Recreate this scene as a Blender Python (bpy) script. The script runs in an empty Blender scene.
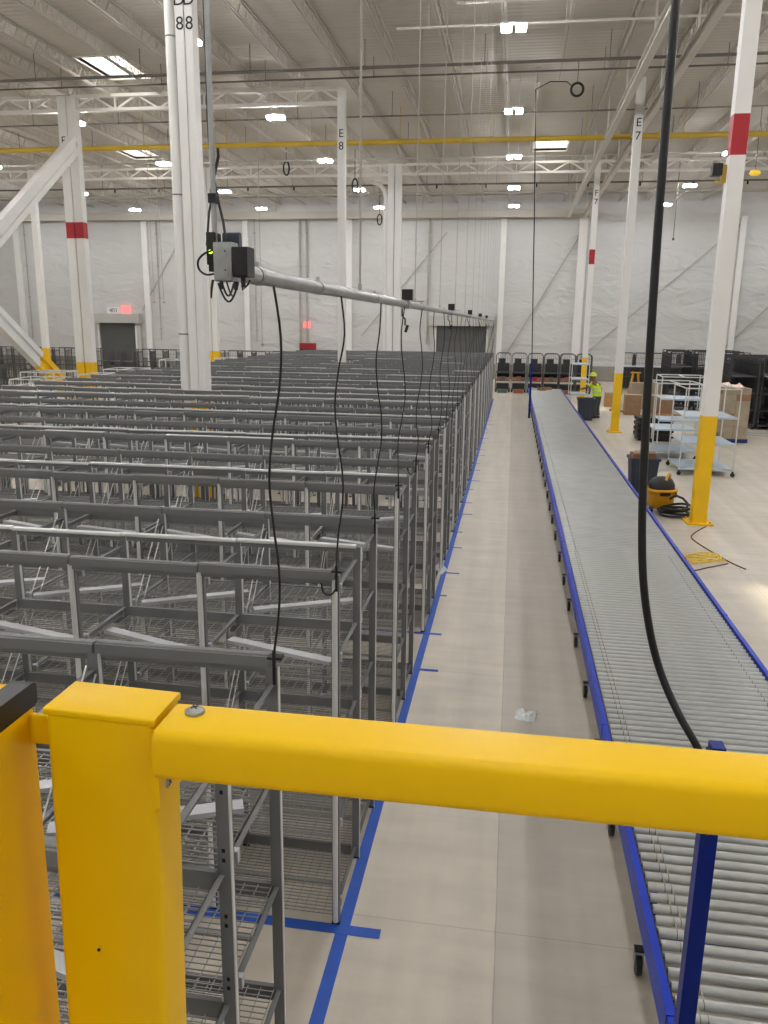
import bpy, math, random
from mathutils import Vector, Matrix
random.seed(7)
C = bpy.context.scene.collection
PI = math.pi

# ------------------------------------------------------------------ materials
def lin(c):
    return tuple((v/255/12.92 if v/255 <= .04045 else ((v/255+.055)/1.055)**2.4) for v in c)
M = {}
def mat(name, rgb, rough=.5, metal=0., noise=0., nscale=8., bump=0., bscale=40., stretch=None, spec=.5, emit=0.):
    m = bpy.data.materials.new(name); m.use_nodes = True
    nt = m.node_tree; b = nt.nodes['Principled BSDF']
    col = lin(rgb)+(1,)
    b.inputs['Base Color'].default_value = col
    b.inputs['Roughness'].default_value = rough
    b.inputs['Metallic'].default_value = metal
    b.inputs['Specular IOR Level'].default_value = spec
    if emit:
        b.inputs['Emission Color'].default_value = col; b.inputs['Emission Strength'].default_value = emit
    if noise or bump:
        tc = nt.nodes.new('ShaderNodeTexCoord'); mp = nt.nodes.new('ShaderNodeMapping')
        nt.links.new(tc.outputs['Object'], mp.inputs['Vector'])
        if stretch: mp.inputs['Scale'].default_value = stretch
    if noise:
        n = nt.nodes.new('ShaderNodeTexNoise'); n.inputs['Scale'].default_value = nscale
        n.inputs['Detail'].default_value = 5
        nt.links.new(mp.outputs['Vector'], n.inputs['Vector'])
        r = nt.nodes.new('ShaderNodeValToRGB')
        r.color_ramp.elements[0].position = .3; r.color_ramp.elements[1].position = .7
        r.color_ramp.elements[0].color = tuple(v*(1-noise) for v in col[:3])+(1,)
        r.color_ramp.elements[1].color = tuple(min(1, v*(1+noise)) for v in col[:3])+(1,)
        nt.links.new(n.outputs['Fac'], r.inputs['Fac']); nt.links.new(r.outputs['Color'], b.inputs['Base Color'])
    if bump:
        n2 = nt.nodes.new('ShaderNodeTexNoise'); n2.inputs['Scale'].default_value = bscale; n2.inputs['Detail'].default_value = 4
        nt.links.new(mp.outputs['Vector'], n2.inputs['Vector'])
        bp = nt.nodes.new('ShaderNodeBump'); bp.inputs['Strength'].default_value = bump; bp.inputs['Distance'].default_value = .05
        nt.links.new(n2.outputs['Fac'], bp.inputs['Height']); nt.links.new(bp.outputs['Normal'], b.inputs['Normal'])
    M[name] = m
    return m
mat('rack_grey', (119,120,120), .42, .15, .06, 3)
mat('post_grey', (222,223,220), .3, .25, .05, 5)  # paler than rack_grey; also paints lit faces of shelving posts and beams
mat('wire', (160,160,157), .35, .4)
mat('keyhole', (14,14,14), .8)
mat('strip', (196,198,200), .4, .3, .05, 6)
mat('yellow', (250,201,2), .38, 0, .04, 2.5, spec=.3)
mat('col_white', (236,234,229), .5, 0, .03, 1.2)
mat('col_yellow', (246,196,4), .5, 0, .05, 2)
mat('col_red', (172,26,38), .5, 0, .06, 3)
mat('steel_white', (226,222,214), .55, 0, .04, 2)
mat('joist', (196,190,180), .6)
mat('roof_pipe', (176,172,164), .6, 0, .05, 2)
mat('dark_pipe', (108,104,98), .6)
mat('pipe_yellow', (196,164,50), .5, 0, .08, 1.5)
mat('black', (20,20,21), .5)
mat('rubber', (28,28,30), .42, 0, .1, 12)
mat('cable', (24,25,27), .35, 0, .2, 60)
mat('cord', (16,16,17), .5)
mat('galv', (170,172,172), .32, .75, .12, 14)
mat('galv_box', (168,170,168), .4, .6, .12, 20)
mat('blue', (3,50,176), .4, 0, .05, 4, spec=.3)
mat('blue_dark', (3,34,122), .4, 0, .05, 4, spec=.3)
mat('roller', (200,203,201), .30, .65, .07, 3, stretch=(1,1,1))
mat('roller_band', (120,118,108), .5, .3)
mat('drive_band', (176,172,150), .5)
mat('tape', (34,84,178), .55, 0, .1, 5)
mat('text', (26,26,28), .7)
mat('cardboard', (150,118,90), .85, 0, .1, 4)
mat('cardboard_light', (168,154,132), .85, 0, .1, 4)
mat('wood', (180,140,92), .8, 0, .15, 5)
mat('bin', (52,60,74), .5, 0, .06, 4)
mat('vac_yellow', (222,160,24), .45)
mat('hiviz', (206,232,22), .7, 0, .05, 20)
mat('hiviz_hat', (206,226,30), .4)
mat('reflect', (196,200,196), .35, .3)
mat('skin', (112,74,54), .6)
mat('trousers', (70,74,76), .8, 0, .12, 14)
mat('boots', (32,28,26), .6)
mat('shelf_white', (196,212,226), .3, .35)
mat('cage_dark', (66,66,68), .5, .4)
mat('cage_mid', (96,96,96), .5, .4)
mat('load_dark', (50,52,54), .8, 0, .2, 3)
mat('orange', (164,98,70), .7); mat('green', (92,110,98), .7); mat('redbox', (150,22,28), .5)
mat('pallet_blue', (30,44,112), .6)
mat('extension', (240,208,80), .5)
mat('brown_cord', (98,66,52), .6)
mat('pink', (236,204,190), .6, 0, .15, 3)
mat('door_grey', (92,92,90), .6)
mat('door_frame', (190,188,182), .6)
mat('film', (226,228,224), .25, 0, .05, 20)
mat('housing', (205,205,202), .5)
mat('roof_hood', (206,204,198), .6)
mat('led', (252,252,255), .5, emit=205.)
mat('led_green', (170,230,40), .5, emit=5.)
mat('exit_red', (255,120,120), .5, emit=1.1)
mat('lamp_yellow', (230,190,60), .5, emit=.6)
mat('conc_base', (150,144,132), .8, 0, .08, 1.2)

def floor_material():
    m = bpy.data.materials.new('concrete_floor'); m.use_nodes = True; nt = m.node_tree; L = nt.links
    b = nt.nodes['Principled BSDF']; b.inputs['Roughness'].default_value = .42
    N = lambda t: nt.nodes.new(t)
    tc = N('ShaderNodeTexCoord'); sep = N('ShaderNodeSeparateXYZ'); L.new(tc.outputs['Object'], sep.inputs[0])
    def math_(op, a, bb=None, clamp=False):
        n = N('ShaderNodeMath'); n.operation = op; n.use_clamp = clamp
        for i, v in enumerate((a, bb)):
            if v is None: continue
            if isinstance(v, (int, float)): n.inputs[i].default_value = v
            else: L.new(v, n.inputs[i])
        return n.outputs[0]
    def noise(scale, detail, sc=(1,1,1)):
        mp = N('ShaderNodeMapping'); mp.inputs['Scale'].default_value = sc; L.new(tc.outputs['Object'], mp.inputs[0])
        n = N('ShaderNodeTexNoise'); n.inputs['Scale'].default_value = scale; n.inputs['Detail'].default_value = detail
        L.new(mp.outputs[0], n.inputs['Vector']); return n.outputs['Fac']
    big = noise(.35, 3); mid = noise(2.2, 6); fine = noise(30, 3); trk = noise(1.3, 3, (2.6, .12, 1)); xs = noise(2.4, 3, (.3, 2.2, 1))
    v = math_('MULTIPLY', big, .2); v = math_('ADD', v, math_('MULTIPLY', mid, .34)); v = math_('ADD', v, math_('MULTIPLY', fine, .06))
    v = math_('ADD', v, math_('MULTIPLY', trk, .45)); v = math_('ADD', v, math_('MULTIPLY', xs, .30)); v = math_('ADD', v, .30)
    # floor strip beside and under the conveyor is a little darker
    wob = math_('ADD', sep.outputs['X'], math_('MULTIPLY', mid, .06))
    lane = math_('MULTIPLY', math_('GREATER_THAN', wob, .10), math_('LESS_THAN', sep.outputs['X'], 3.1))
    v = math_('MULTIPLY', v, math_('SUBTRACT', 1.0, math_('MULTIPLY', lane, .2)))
    # saw-cut joints
    for ax, off, per in (('X', .07, 4.1), ('Y', .6, 4.3)):
        f = math_('FRACT', math_('DIVIDE', math_('ADD', sep.outputs[ax], 100*per-off), per))
        j = math_('LESS_THAN', f, .0018)
        v = math_('MULTIPLY', v, math_('SUBTRACT', 1.0, math_('MULTIPLY', j, .25)))
    mx = N('ShaderNodeMix'); mx.data_type = 'RGBA'; mx.blend_type = 'MULTIPLY'; mx.inputs[0].default_value = 1
    mx.inputs[6].default_value = lin((204,195,179))+(1,)
    cmb = N('ShaderNodeCombineColor'); [L.new(v, cmb.inputs[i]) for i in range(3)]
    L.new(cmb.outputs[0], mx.inputs[7]); L.new(mx.outputs[2], b.inputs['Base Color'])
    L.new(math_('ADD', math_('MULTIPLY', mid, .25), .32), b.inputs['Roughness'])
    bp = N('ShaderNodeBump'); bp.inputs['Strength'].default_value = .08; L.new(fine, bp.inputs['Height']); L.new(bp.outputs[0], b.inputs['Normal'])
    M['floor'] = m
floor_material()
def wall_material():
    m = bpy.data.materials.new('insulation_quilt'); m.use_nodes = True; nt = m.node_tree; L = nt.links
    b = nt.nodes['Principled BSDF']; b.inputs['Roughness'].default_value = .5; b.inputs['Base Color'].default_value = lin((208,207,204))+(1,)
    tc = nt.nodes.new('ShaderNodeTexCoord'); mp = nt.nodes.new('ShaderNodeMapping'); mp.inputs['Rotation'].default_value = (0, .35, .3)
    mp.inputs['Scale'].default_value = (.5,.5,1.1)
    L.new(tc.outputs['Object'], mp.inputs[0])
    n = nt.nodes.new('ShaderNodeTexNoise'); n.inputs['Scale'].default_value = .9; n.inputs['Detail'].default_value = 6; n.inputs['Distortion'].default_value = 1.2
    L.new(mp.outputs[0], n.inputs['Vector'])
    bp = nt.nodes.new('ShaderNodeBump'); bp.inputs['Strength'].default_value = .55; bp.inputs['Distance'].default_value = .35
    L.new(n.outputs['Fac'], bp.inputs['Height'])
    w = nt.nodes.new('ShaderNodeTexWave'); w.wave_type = 'BANDS'; w.bands_direction = 'Z'; w.inputs['Scale'].default_value = .16; w.inputs['Distortion'].default_value = .6
    L.new(tc.outputs['Object'], w.inputs['Vector'])
    bp2 = nt.nodes.new('ShaderNodeBump'); bp2.inputs['Strength'].default_value = .25; bp2.inputs['Distance'].default_value = .2
    L.new(w.outputs['Fac'], bp2.inputs['Height']); L.new(bp.outputs[0], bp2.inputs['Normal']); L.new(bp2.outputs[0], b.inputs['Normal'])
    M['wall'] = m
wall_material()
def deck_material():
    m = bpy.data.materials.new('roof_deck'); m.use_nodes = True; nt = m.node_tree; L = nt.links
    b = nt.nodes['Principled BSDF']; b.inputs['Roughness'].default_value = .7; b.inputs['Base Color'].default_value = lin((194,187,176))+(1,)
    tc = nt.nodes.new('ShaderNodeTexCoord')
    w = nt.nodes.new('ShaderNodeTexWave'); w.wave_type = 'BANDS'; w.bands_direction = 'Y'; w.inputs['Scale'].default_value = 1.0
    L.new(tc.outputs['Object'], w.inputs['Vector'])
    bp = nt.nodes.new('ShaderNodeBump'); bp.inputs['Strength'].default_value = .35; bp.inputs['Distance'].default_value = .08
    L.new(w.outputs['Fac'], bp.inputs['Height']); L.new(bp.outputs[0], b.inputs['Normal'])
    M['deck'] = m
deck_material()

# ------------------------------------------------------------------ mesh builder
class MB:
    def __init__(s): s.v = []; s.f = []; s.mi = []; s.sm = []; s.m = 0
    def add(s, vs, fs, smooth=False):
        o = len(s.v); s.v += [tuple(v) for v in vs]
        for f in fs: s.f.append(tuple(i+o for i in f)); s.mi.append(s.m); s.sm.append(smooth)
        return s
    def box(s, x0, x1, y0, y1, z0, z1, mtx=None):
        vs = [Vector(p) for p in ((x0,y0,z0),(x1,y0,z0),(x1,y1,z0),(x0,y1,z0),(x0,y0,z1),(x1,y0,z1),(x1,y1,z1),(x0,y1,z1))]
        if mtx: vs = [mtx @ v for v in vs]
        return s.add(vs, [(0,3,2,1),(4,5,6,7),(0,1,5,4),(1,2,6,5),(2,3,7,6),(3,0,4,7)])
    def rbox(s, x0, x1, y0, y1, z0, z1, r, mtx=None, n=3):
        """box with rounded vertical-section edges along X (profile in YZ)"""
        prof = []
        for cy, cz, a0 in ((y1-r, z1-r, 0), (y0+r, z1-r, 90), (y0+r, z0+r, 180), (y1-r, z0+r, 270)):
            for k in range(n+1):
                a = math.radians(a0+90*k/n); prof.append((cy+r*math.cos(a), cz+r*math.sin(a)))
        N = len(prof); vs = [Vector((x0,)+p) for p in prof]+[Vector((x1,)+p) for p in prof]
        if mtx: vs = [mtx @ v for v in vs]
        s.add(vs, [(i, (i+1) % N, N+(i+1) % N, N+i) for i in range(N)], True)
        s.add(vs, [tuple(range(N))[::-1], tuple(range(N, 2*N))]); return s
    def bar(s, p, q, w, h, up=(0,0,1)):
        p = Vector(p); q = Vector(q); d = (q-p).normalized(); u = Vector(up)
        if abs(d.dot(u)) > .98: u = Vector((0,1,0))
        a = d.cross(u).normalized(); b = a.cross(d).normalized(); a *= w/2; b *= h/2
        vs = [p-a-b, p+a-b, p+a+b, p-a+b, q-a-b, q+a-b, q+a+b, q-a+b]
        return s.add(vs, [(0,3,2,1),(4,5,6,7),(0,1,5,4),(1,2,6,5),(2,3,7,6),(3,0,4,7)])
    def tube(s, pts, r, n=8, cap=True):
        pts = [Vector(p) for p in pts]; rs = r if isinstance(r, (list, tuple)) else [r]*len(pts)
        rings = []; prev = None
        for i, p in enumerate(pts):
            d = (pts[min(i+1, len(pts)-1)]-pts[max(i-1, 0)]).normalized()
            if prev is None:
                u = Vector((0,0,1)) if abs(d.z) < .9 else Vector((0,1,0))
                a = d.cross(u).normalized()
            else:
                a = (prev - d*prev.dot(d))
                a = a.normalized() if a.length > 1e-6 else d.orthogonal().normalized()
            prev = a; b = d.cross(a)
            rings.append([p+(a*math.cos(2*PI*k/n)+b*math.sin(2*PI*k/n))*rs[i] for k in range(n)])
        vs = [v for rg in rings for v in rg]; fs = []
        for i in range(len(pts)-1):
            for k in range(n): fs.append((i*n+k, i*n+(k+1) % n, (i+1)*n+(k+1) % n, (i+1)*n+k))
        s.add(vs, fs, True)
        if cap: s.add(rings[0], [tuple(range(n))[::-1]]); s.add(rings[-1], [tuple(range(n))])
        return s
    def cyl(s, c, axis, r, h, n=16, r2=None):
        c = Vector(c); ax = Vector(axis).normalized()
        return s.tube([c-ax*h/2, c+ax*h/2], [r, r if r2 is None else r2], n)
    def lathe(s, prof, c=(0,0,0), n=20, sx=1, sy=1):
        c = Vector(c); vs = []
        for r, z in prof:
            for k in range(n): vs.append(c+Vector((r*sx*math.cos(2*PI*k/n), r*sy*math.sin(2*PI*k/n), z)))
        fs = [(i*n+k, i*n+(k+1) % n, (i+1)*n+(k+1) % n, (i+1)*n+k) for i in range(len(prof)-1) for k in range(n)]
        s.add(vs, fs, True); s.add(vs[:n], [tuple(range(n))[::-1]]); s.add(vs[-n:], [tuple(range(n))]); return s
    def mesh(s, name, mats):
        me = bpy.data.meshes.new(name); me.from_pydata(s.v, [], s.f)
        for m in (mats if isinstance(mats, (list, tuple)) else [mats]): me.materials.append(M[m])
        me.polygons.foreach_set('material_index', s.mi); me.polygons.foreach_set('use_smooth', s.sm); me.update()
        return me
def link(name, me, parent=None, loc=None, rotz=0):
    o = bpy.data.objects.new(name, me); C.objects.link(o)
    if parent: o.parent = parent
    if loc: o.location = loc
    if rotz: o.rotation_euler = (0,0,rotz)
    return o
def smooth(pts, n=6):
    P = [Vector(p) for p in pts]; out = []
    for i in range(len(P)-1):
        a, b_, c, d = P[max(i-1,0)], P[i], P[i+1], P[min(i+2,len(P)-1)]
        for k in range(n):
            u = k/n; out.append(.5*((2*b_)+(c-a)*u+(2*a-5*b_+4*c-d)*u*u+(3*b_-a-3*c+d)*u**3))
    out.append(P[-1]); return out
def obj(name, mb, mats, parent=None, loc=None, rotz=0): return link(name, mb.mesh(name, mats), parent, loc, rotz)
def tag(o, label=None, cat=None, group=None, kind=None):
    for k, v in (('label', label), ('category', cat), ('group', group), ('kind', kind)):
        if v: o[k] = v
    return o
def thing(name, label, cat, loc=(0,0,0), rotz=0, group=None):
    o = bpy.data.objects.new(name, None); C.objects.link(o); o.location = loc; o.rotation_euler = (0,0,rotz)
    o.empty_display_size = .1
    return tag(o, label, cat, group)
def dup(root, loc, rotz=0, label=None, group=None):
    r = root.copy(); C.objects.link(r); r.location = loc; r.rotation_euler = (0,0,rotz)
    if label: r['label'] = label
    if group: r['group'] = group
    for ch in list(root.children):
        c = ch.copy(); C.objects.link(c); c.parent = r
        for g in list(ch.children):
            d = g.copy(); C.objects.link(d); d.parent = c
    return r
def struct(name, mb, mats, parent=None):
    o = obj(name, mb, mats, parent)
    if not parent: o['kind'] = 'structure'
    return o
def letters(txt, size, mtx, mats, name, parent, depth=.004):
    cu = bpy.data.curves.new(name, 'FONT'); cu.body = txt; cu.size = size; cu.extrude = depth/2; cu.align_x = 'CENTER'; cu.align_y = 'CENTER'
    cu.space_line = 1.25
    t = bpy.data.objects.new('tmp', cu); C.objects.link(t)
    me = bpy.data.meshes.new_from_object(t.evaluated_get(bpy.context.evaluated_depsgraph_get()))
    me.materials.clear(); me.materials.append(M[mats]); me.transform(mtx)
    bpy.data.objects.remove(t)
    return link(name, me, parent)
ORD = ['first','second','third','fourth','fifth','sixth','seventh','eighth','ninth','tenth','eleventh','twelfth','thirteenth','fourteenth','fifteenth','sixteenth','seventeenth','eighteenth','nineteenth','twentieth','twenty-first','twenty-second','twenty-third','twenty-fourth','twenty-fifth','twenty-sixth','twenty-seventh','twenty-eighth','twenty-ninth','thirtieth']

# ------------------------------------------------------------------ shell
XW0, XW1, YW0, YW1, ZR = -48., 30., -16., 64.4, 13.65
b = MB(); b.add([(XW0,YW0,0),(XW1,YW0,0),(XW1,YW1,0),(XW0,YW1,0),(XW0,YW0,-.2),(XW1,YW0,-.2),(XW1,YW1,-.2),(XW0,YW1,-.2)],
    [(0,1,2,3),(7,6,5,4),(0,4,5,1),(1,5,6,2),(2,6,7,3),(3,7,4,0)])
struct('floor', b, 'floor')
b = MB(); b.box(XW0,XW1,YW1,YW1+.3,1.15,14.2); struct('wall_back', b, 'wall')
b = MB(); b.box(XW0,XW1,YW1-.06,YW1+.3,0,1.15); struct('baseboard_back', b, 'conc_base')
b = MB(); b.box(XW0-.3,XW0,YW0,YW1+.3,0,14.2); struct('wall_left', b, 'wall')
b = MB(); b.box(XW1,XW1+.3,YW0,YW1+.3,0,14.2); struct('wall_right', b, 'wall')
b = MB(); b.box(XW0,XW1,YW0-.3,YW0,0,14.2); struct('wall_front', b, 'wall')
# skylight openings (x0,x1,y0,y1)
SKY = [(-16.55,-14.8,30.4,33.15), (-23.0,-21.1,46.0,48.7), (.6,2.4,45.7,48.7), (1.35,3.1,15.5,17.7), (11.6,13.4,30.4,33.15), (-15.5,-13.8,-2.,1.), (8.5,10.3,15.5,17.7)]
def deck_with_holes():
    xs = sorted({XW0, XW1, *[v for s in SKY for v in s[:2]]}); ys = sorted({YW0, YW1, *[v for s in SKY for v in s[2:]]})
    mb = MB()
    for i in range(len(xs)-1):
        for j in range(len(ys)-1):
            cx, cy = (xs[i]+xs[i+1])/2, (ys[j]+ys[j+1])/2
            if any(s[0] < cx < s[1] and s[2] < cy < s[3] for s in SKY): continue
            mb.box(xs[i], xs[i+1], ys[j], ys[j+1], ZR, ZR+.12)
    return mb
struct('ceiling', deck_with_holes(), 'deck')
for i, (x0,x1,y0,y1) in enumerate(SKY):
    mb = MB(); t = .06
    mb.box(x0-t,x0,y0-t,y1+t,ZR-.05,ZR+.45); mb.box(x1,x1+t,y0-t,y1+t,ZR-.05,ZR+.45)
    mb.box(x0,x1,y0-t,y0,ZR-.05,ZR+.45); mb.box(x0,x1,y1,y1+t,ZR-.05,ZR+.45)
    mb.box((x0+x1)/2-.03,(x0+x1)/2+.03,y0,y1,ZR+.38,ZR+.44)
    struct('window_%d' % (i+1), mb, 'steel_white')
# mezzanine the picture is taken from
b = MB(); b.box(-6,6,-6,.82,2.5,2.7); struct('floor_mezzanine', b, 'conc_base')
for i, x in enumerate((-5.8, 5.8)):
    for j, y in enumerate((-5.8, .6)):
        mb = MB(); mb.box(x-.1,x+.1,y-.1,y+.1,0,2.5); o = obj('mezzanine_post', mb, 'col_white')
        tag(o, 'white square steel post carrying the camera-side mezzanine deck', 'post', 'posts under the mezzanine')

# doors in the back wall
def dock_door(n, x0, x1, zt):
    mb = MB(); mb.m = 0
    mb.box(x0-.45,x0,YW1-.35,YW1-.07,0,zt+.2); mb.box(x1,x1+.45,YW1-.35,YW1-.07,0,zt+.2)
    mb.box(x0-.55,x1+.55,YW1-.75,YW1-.07,zt+.2,zt+.95)
    fr = struct('door_%d' % n, mb, 'door_frame')
    mb = MB()
    k = 8
    for i in range(k):
        z0 = i*(zt+.2)/k; mb.box(x0,x1,YW1-.16,YW1-.08,z0,z0+(zt+.2)/k-.03)
    mb.box(x0,x1,YW1-.1,YW1-.07,0,zt+.2)
    obj('door_curtain', mb, 'door_grey', fr)
    mb = MB(); mb.box(x0-.12,x0+.0,YW1-.42,YW1-.35,0,zt); mb.box(x1,x1+.12,YW1-.42,YW1-.35,0,zt)
    obj('door_track', mb, 'col_white', fr)
dock_door(1, -34.3, -31.1, 3.75)
dock_door(2, -6.0, -2.1, 3.85)
def exit_sign(x, z, label, txt=True, w=.8, h=.75):
    t = thing('exit_sign', label, 'sign', (x, YW1-.12, z))
    mb = MB(); mb.box(-w/2,w/2,-.05,.05,-h/2,h/2); obj('housing', mb, 'exit_red', t)
    if txt: letters('E', .5, Matrix.Translation((0,-.055,0)) @ Matrix.Rotation(PI/2,4,'X'), 'col_white', 'lettering', t)
exit_sign(-31.95, 5.0, 'glowing pink-red sign above the left dock door, beside the number 401', False)
exit_sign(-16.5, 4.0, 'glowing pink-red sign on the wall pipes above the red box', False, .55, .45)
t = thing('door_number', 'black dock number 401 on the wall above the left door', 'sign', (-33.1, YW1-.03, 4.95))
mb = MB(); mb.box(-.6,.6,0,.028,-.3,.3); obj('plate', mb, 'col_white', t)
letters('401', .5, Matrix.Translation((0,-.004,0)) @ Matrix.Rotation(PI/2,4,'X'), 'text', 'lettering', t)
t = thing('fire_hose_cabinet', 'small red box at the foot of the wall pipes, left of the tall column', 'cabinet', (-16.4, YW1-.3, 1.9))
mb = MB(); mb.box(-.65,.65,-.12,.22,-.1,.65); obj('body', mb, 'redbox', t)
mb = MB(); mb.box(-.55,.55,-.15,-.12,0,.2); obj('front_panel', mb, 'black', t)
mb = MB(); mb.bar((-.4,0,-1.9),(-.4,0,-.1),.06,.06); mb.bar((.4,0,-1.9),(.4,0,-.1),.06,.06); obj('stand', mb, 'cage_dark', t)
# wall columns, pipes and rods
WC = [(-41.2,.35,'white column on the back wall at the far left edge of the picture'),(-29.9,.35,'white wall column just right of the left dock door'),
      (-21.4,.3,'white wall column right of the near white column and downpipe'),(-13.0,.35,'white wall column just right of the tall column marked E 8'),
      (-1.1,.3,'white wall column right of the right dock door'),(4.75,.5,'broad white wall column behind the far end of the conveyor'),(16.0,.3,'white wall column behind the nearest striped column')]
for x, w, lb in WC:
    mb = MB(); mb.box(x-w/2,x+w/2,YW1-.3,YW1-.02,0,12.0); mb.box(x-w/2-.06,x+w/2+.06,YW1-.36,YW1-.3,0,12.0)
    tag(obj('wall_column', mb, 'col_white'), lb, 'column')
for x, lb in ((-17.0,'left pipe of the pair rising above the red box'),(-16.45,'right pipe of the pair rising above the red box'),(-28.9,'thin pipe on the wall right of the left door'),(-6.75,'grey conduit on the wall left of the right dock door'),(-21.0+.35,'thin grey downpipe beside the wall column'),(-40.5,'thin pipe beside the leftmost wall column')):
    mb = MB(); mb.cyl((x,YW1-.2,7.3),(0,0,1),.07 if x > -18 else .05,9.4)
    for z in (3.5,6,8.5,11): mb.cyl((x,YW1-.2,z),(0,0,1),.1,.12)
    tag(obj('wall_pipe', mb, 'roof_pipe'), lb, 'pipe')
for x0,z0,x1,z1,lb in ((-12.,3.2,-5.4,11.,'thin diagonal wall brace rod left of the right dock door'),(-.6,1.8,5.,11.5,'thin diagonal wall brace rod right of the right dock door'),
                     (5.2,1.8,16,11.6,'long thin diagonal brace rod between the striped far column and the near column'),(-30.5,5,-27.,10.5,'short diagonal wire above the left dock door'),(15.,2.,20.5,8.,'thin diagonal wall brace rod at the right edge')):
    mb = MB(); mb.bar((x0,YW1-.12,z0),(x1,YW1-.12,z1),.07,.07); tag(obj('brace_rod', mb, 'roof_pipe'), lb, 'rod')
mb = MB(); mb.box(-47.5,5.3,63.2,63.6,11.95,12.4); mb.box(-47.5,5.3,63.1,63.7,12.4,12.46)
for x in (-44,-30,-18.6,-7.2,4): mb.bar((x,63.4,12.4),(x,63.4,ZR),.08,.08)
tag(obj('wall_girt', mb, 'joist'), 'long white horizontal beam running across the top of the back wall', 'beam')

# ------------------------------------------------------------------ roof steel
def truss(y, x0, x1, zb, zt, lb):
    t = thing('roof_girder', lb, 'girder', (0,0,0))
    mb = MB(); mb.box(x0,x1,y-.11,y+.11,zb,zb+.12); obj('bottom_chord', mb, 'steel_white', t)
    mb = MB(); mb.box(x0,x1,y-.11,y+.11,zt-.12,zt); obj('top_chord', mb, 'steel_white', t)
    mb = MB(); n = int((x1-x0)/1.9); s = (x1-x0)/n
    for i in range(n):
        a = x0+i*s
        mb.bar((a,y,zb+.06),(a+s/2,y,zt-.06),.07,.07); mb.bar((a+s/2,y,zt-.06),(a+s,y,zb+.06),.07,.07)
        if i % 2 == 0: mb.bar((a,y,zb),(a,y,zt),.06,.06)
    obj('web', mb, 'steel_white', t)
for y, lb in ((17.92,'white roof girder over the nearest column line'),(33.4,'white roof girder over the column line marked E'),(48.9,'white roof girder over the column line marked F'),):
    truss(y, -47, -7 if y == 33.4 else 25, 12.5, 13.15, lb)
joist_mesh = None
def joist_meshes(Lg):
    mc = MB()
    for dx in (-.05,.05):
        mc.box(dx-.022,dx+.022,0,Lg,.0,.05); mc.box(dx-.022,dx+.022,0,Lg,.50,.55)
    mw = MB(); n = 26; s = Lg/n
    for i in range(n):
        mw.bar((0,i*s,.03),(0,(i+.5)*s,.52),.022,.022); mw.bar((0,(i+.5)*s,.52),(0,(i+1)*s,.03),.022,.022)
    return mc.mesh('chord','joist'), mw.mesh('web','joist')
jc, jw = joist_meshes(15.3)
for bi, y0 in enumerate((18.02, 33.5, 49.0)):
    for i in range(26):
        x = -36.2+1.97*i
        if bi == 0 and not (-24 < x < 9): continue
        if x > 14: continue
        if any(s[0]-.05 < x < s[1]+.05 and s[3] > y0 and s[2] < y0+15.4 for s in SKY): x = min((s for s in SKY if s[0]-.05 < x < s[1]+.05), key=lambda s: 0)[0]-.16
        t = thing('roof_joist', 'white open-web roof joist in the %s bay, %s from the left wall' % (('nearest','middle','farthest')[bi], ORD[i]), 'joist', (x, y0, ZR-.56), 0, 'open-web joists under the roof deck')
        link('chord', jc, t); link('web', jw, t)
for x, lb in ((3.55,'left one of the two big white beams running back under the roof on the right'),(4.72,'right one of the two big white beams running back under the roof on the right')):
    mb = MB(); mb.box(x-.11,x+.11,12,63,11.86,11.9); mb.box(x-.11,x+.11,12,63,12.14,12.18); mb.box(x-.02,x+.02,12,63,11.9,12.14)
    for y in range(14,63,6): mb.bar((x,y,12.1),(x,y,ZR),.06,.06)
    tag(obj('roof_beam', mb, 'steel_white'), lb, 'beam')
def xpipe(y, z, r, m, lb, x0=-47.5, x1=29, nm='roof_pipe', clips=False):
    mb = MB(); mb.cyl(((x0+x1)/2,y,z),(1,0,0),r,x1-x0,10)
    x = x0+1.
    while x < x1:
        mb.bar((x,y,z),(x,y,ZR),.02,.02); mb.cyl((x,y,z),(1,0,0),r*1.25,.08,10); x += 4.1
    t = obj(nm, mb, m); tag(t, lb, 'pipe')
    if clips:
        mb = MB(); x = x0+2
        while x < x1: mb.bar((x,y,z-.03),(x,y,z-.22),.09,.07); x += 2.9
        obj('cable_clip', mb, 'black', t)
xpipe(38.7,12.2,.115,'pipe_yellow','yellow gas pipe running right across under the roof', nm='gas_pipe')
xpipe(29.8,12.75,.05,'dark_pipe','thin dark pipe across the roof, nearer than the yellow pipe')
xpipe(24.9,12.9,.04,'steel_white','thin white pipe across the roof nearest the camera', -2.0, 12)
xpipe(27.0,13.0,.035,'steel_white','thin white conduit across the roof next to the nearest lamp', -4, 12)
xpipe(31.6,12.95,.03,'dark_pipe','thin conduit across the roof just beyond the dark pipe')
xpipe(36.2,12.7,.03,'dark_pipe','thin conduit just before the yellow pipe')
xpipe(41.5,12.7,.03,'dark_pipe','thin conduit just beyond the yellow pipe')
xpipe(44.6,12.6,.045,'roof_pipe','grey sprinkler pipe beyond the yellow pipe')
xpipe(50.2,12.2,.05,'dark_pipe','dark cable run with small black clips beyond the far girder', clips=True)
xpipe(55.5,12.5,.05,'roof_pipe','grey sprinkler pipe nearest the back wall')
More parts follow.
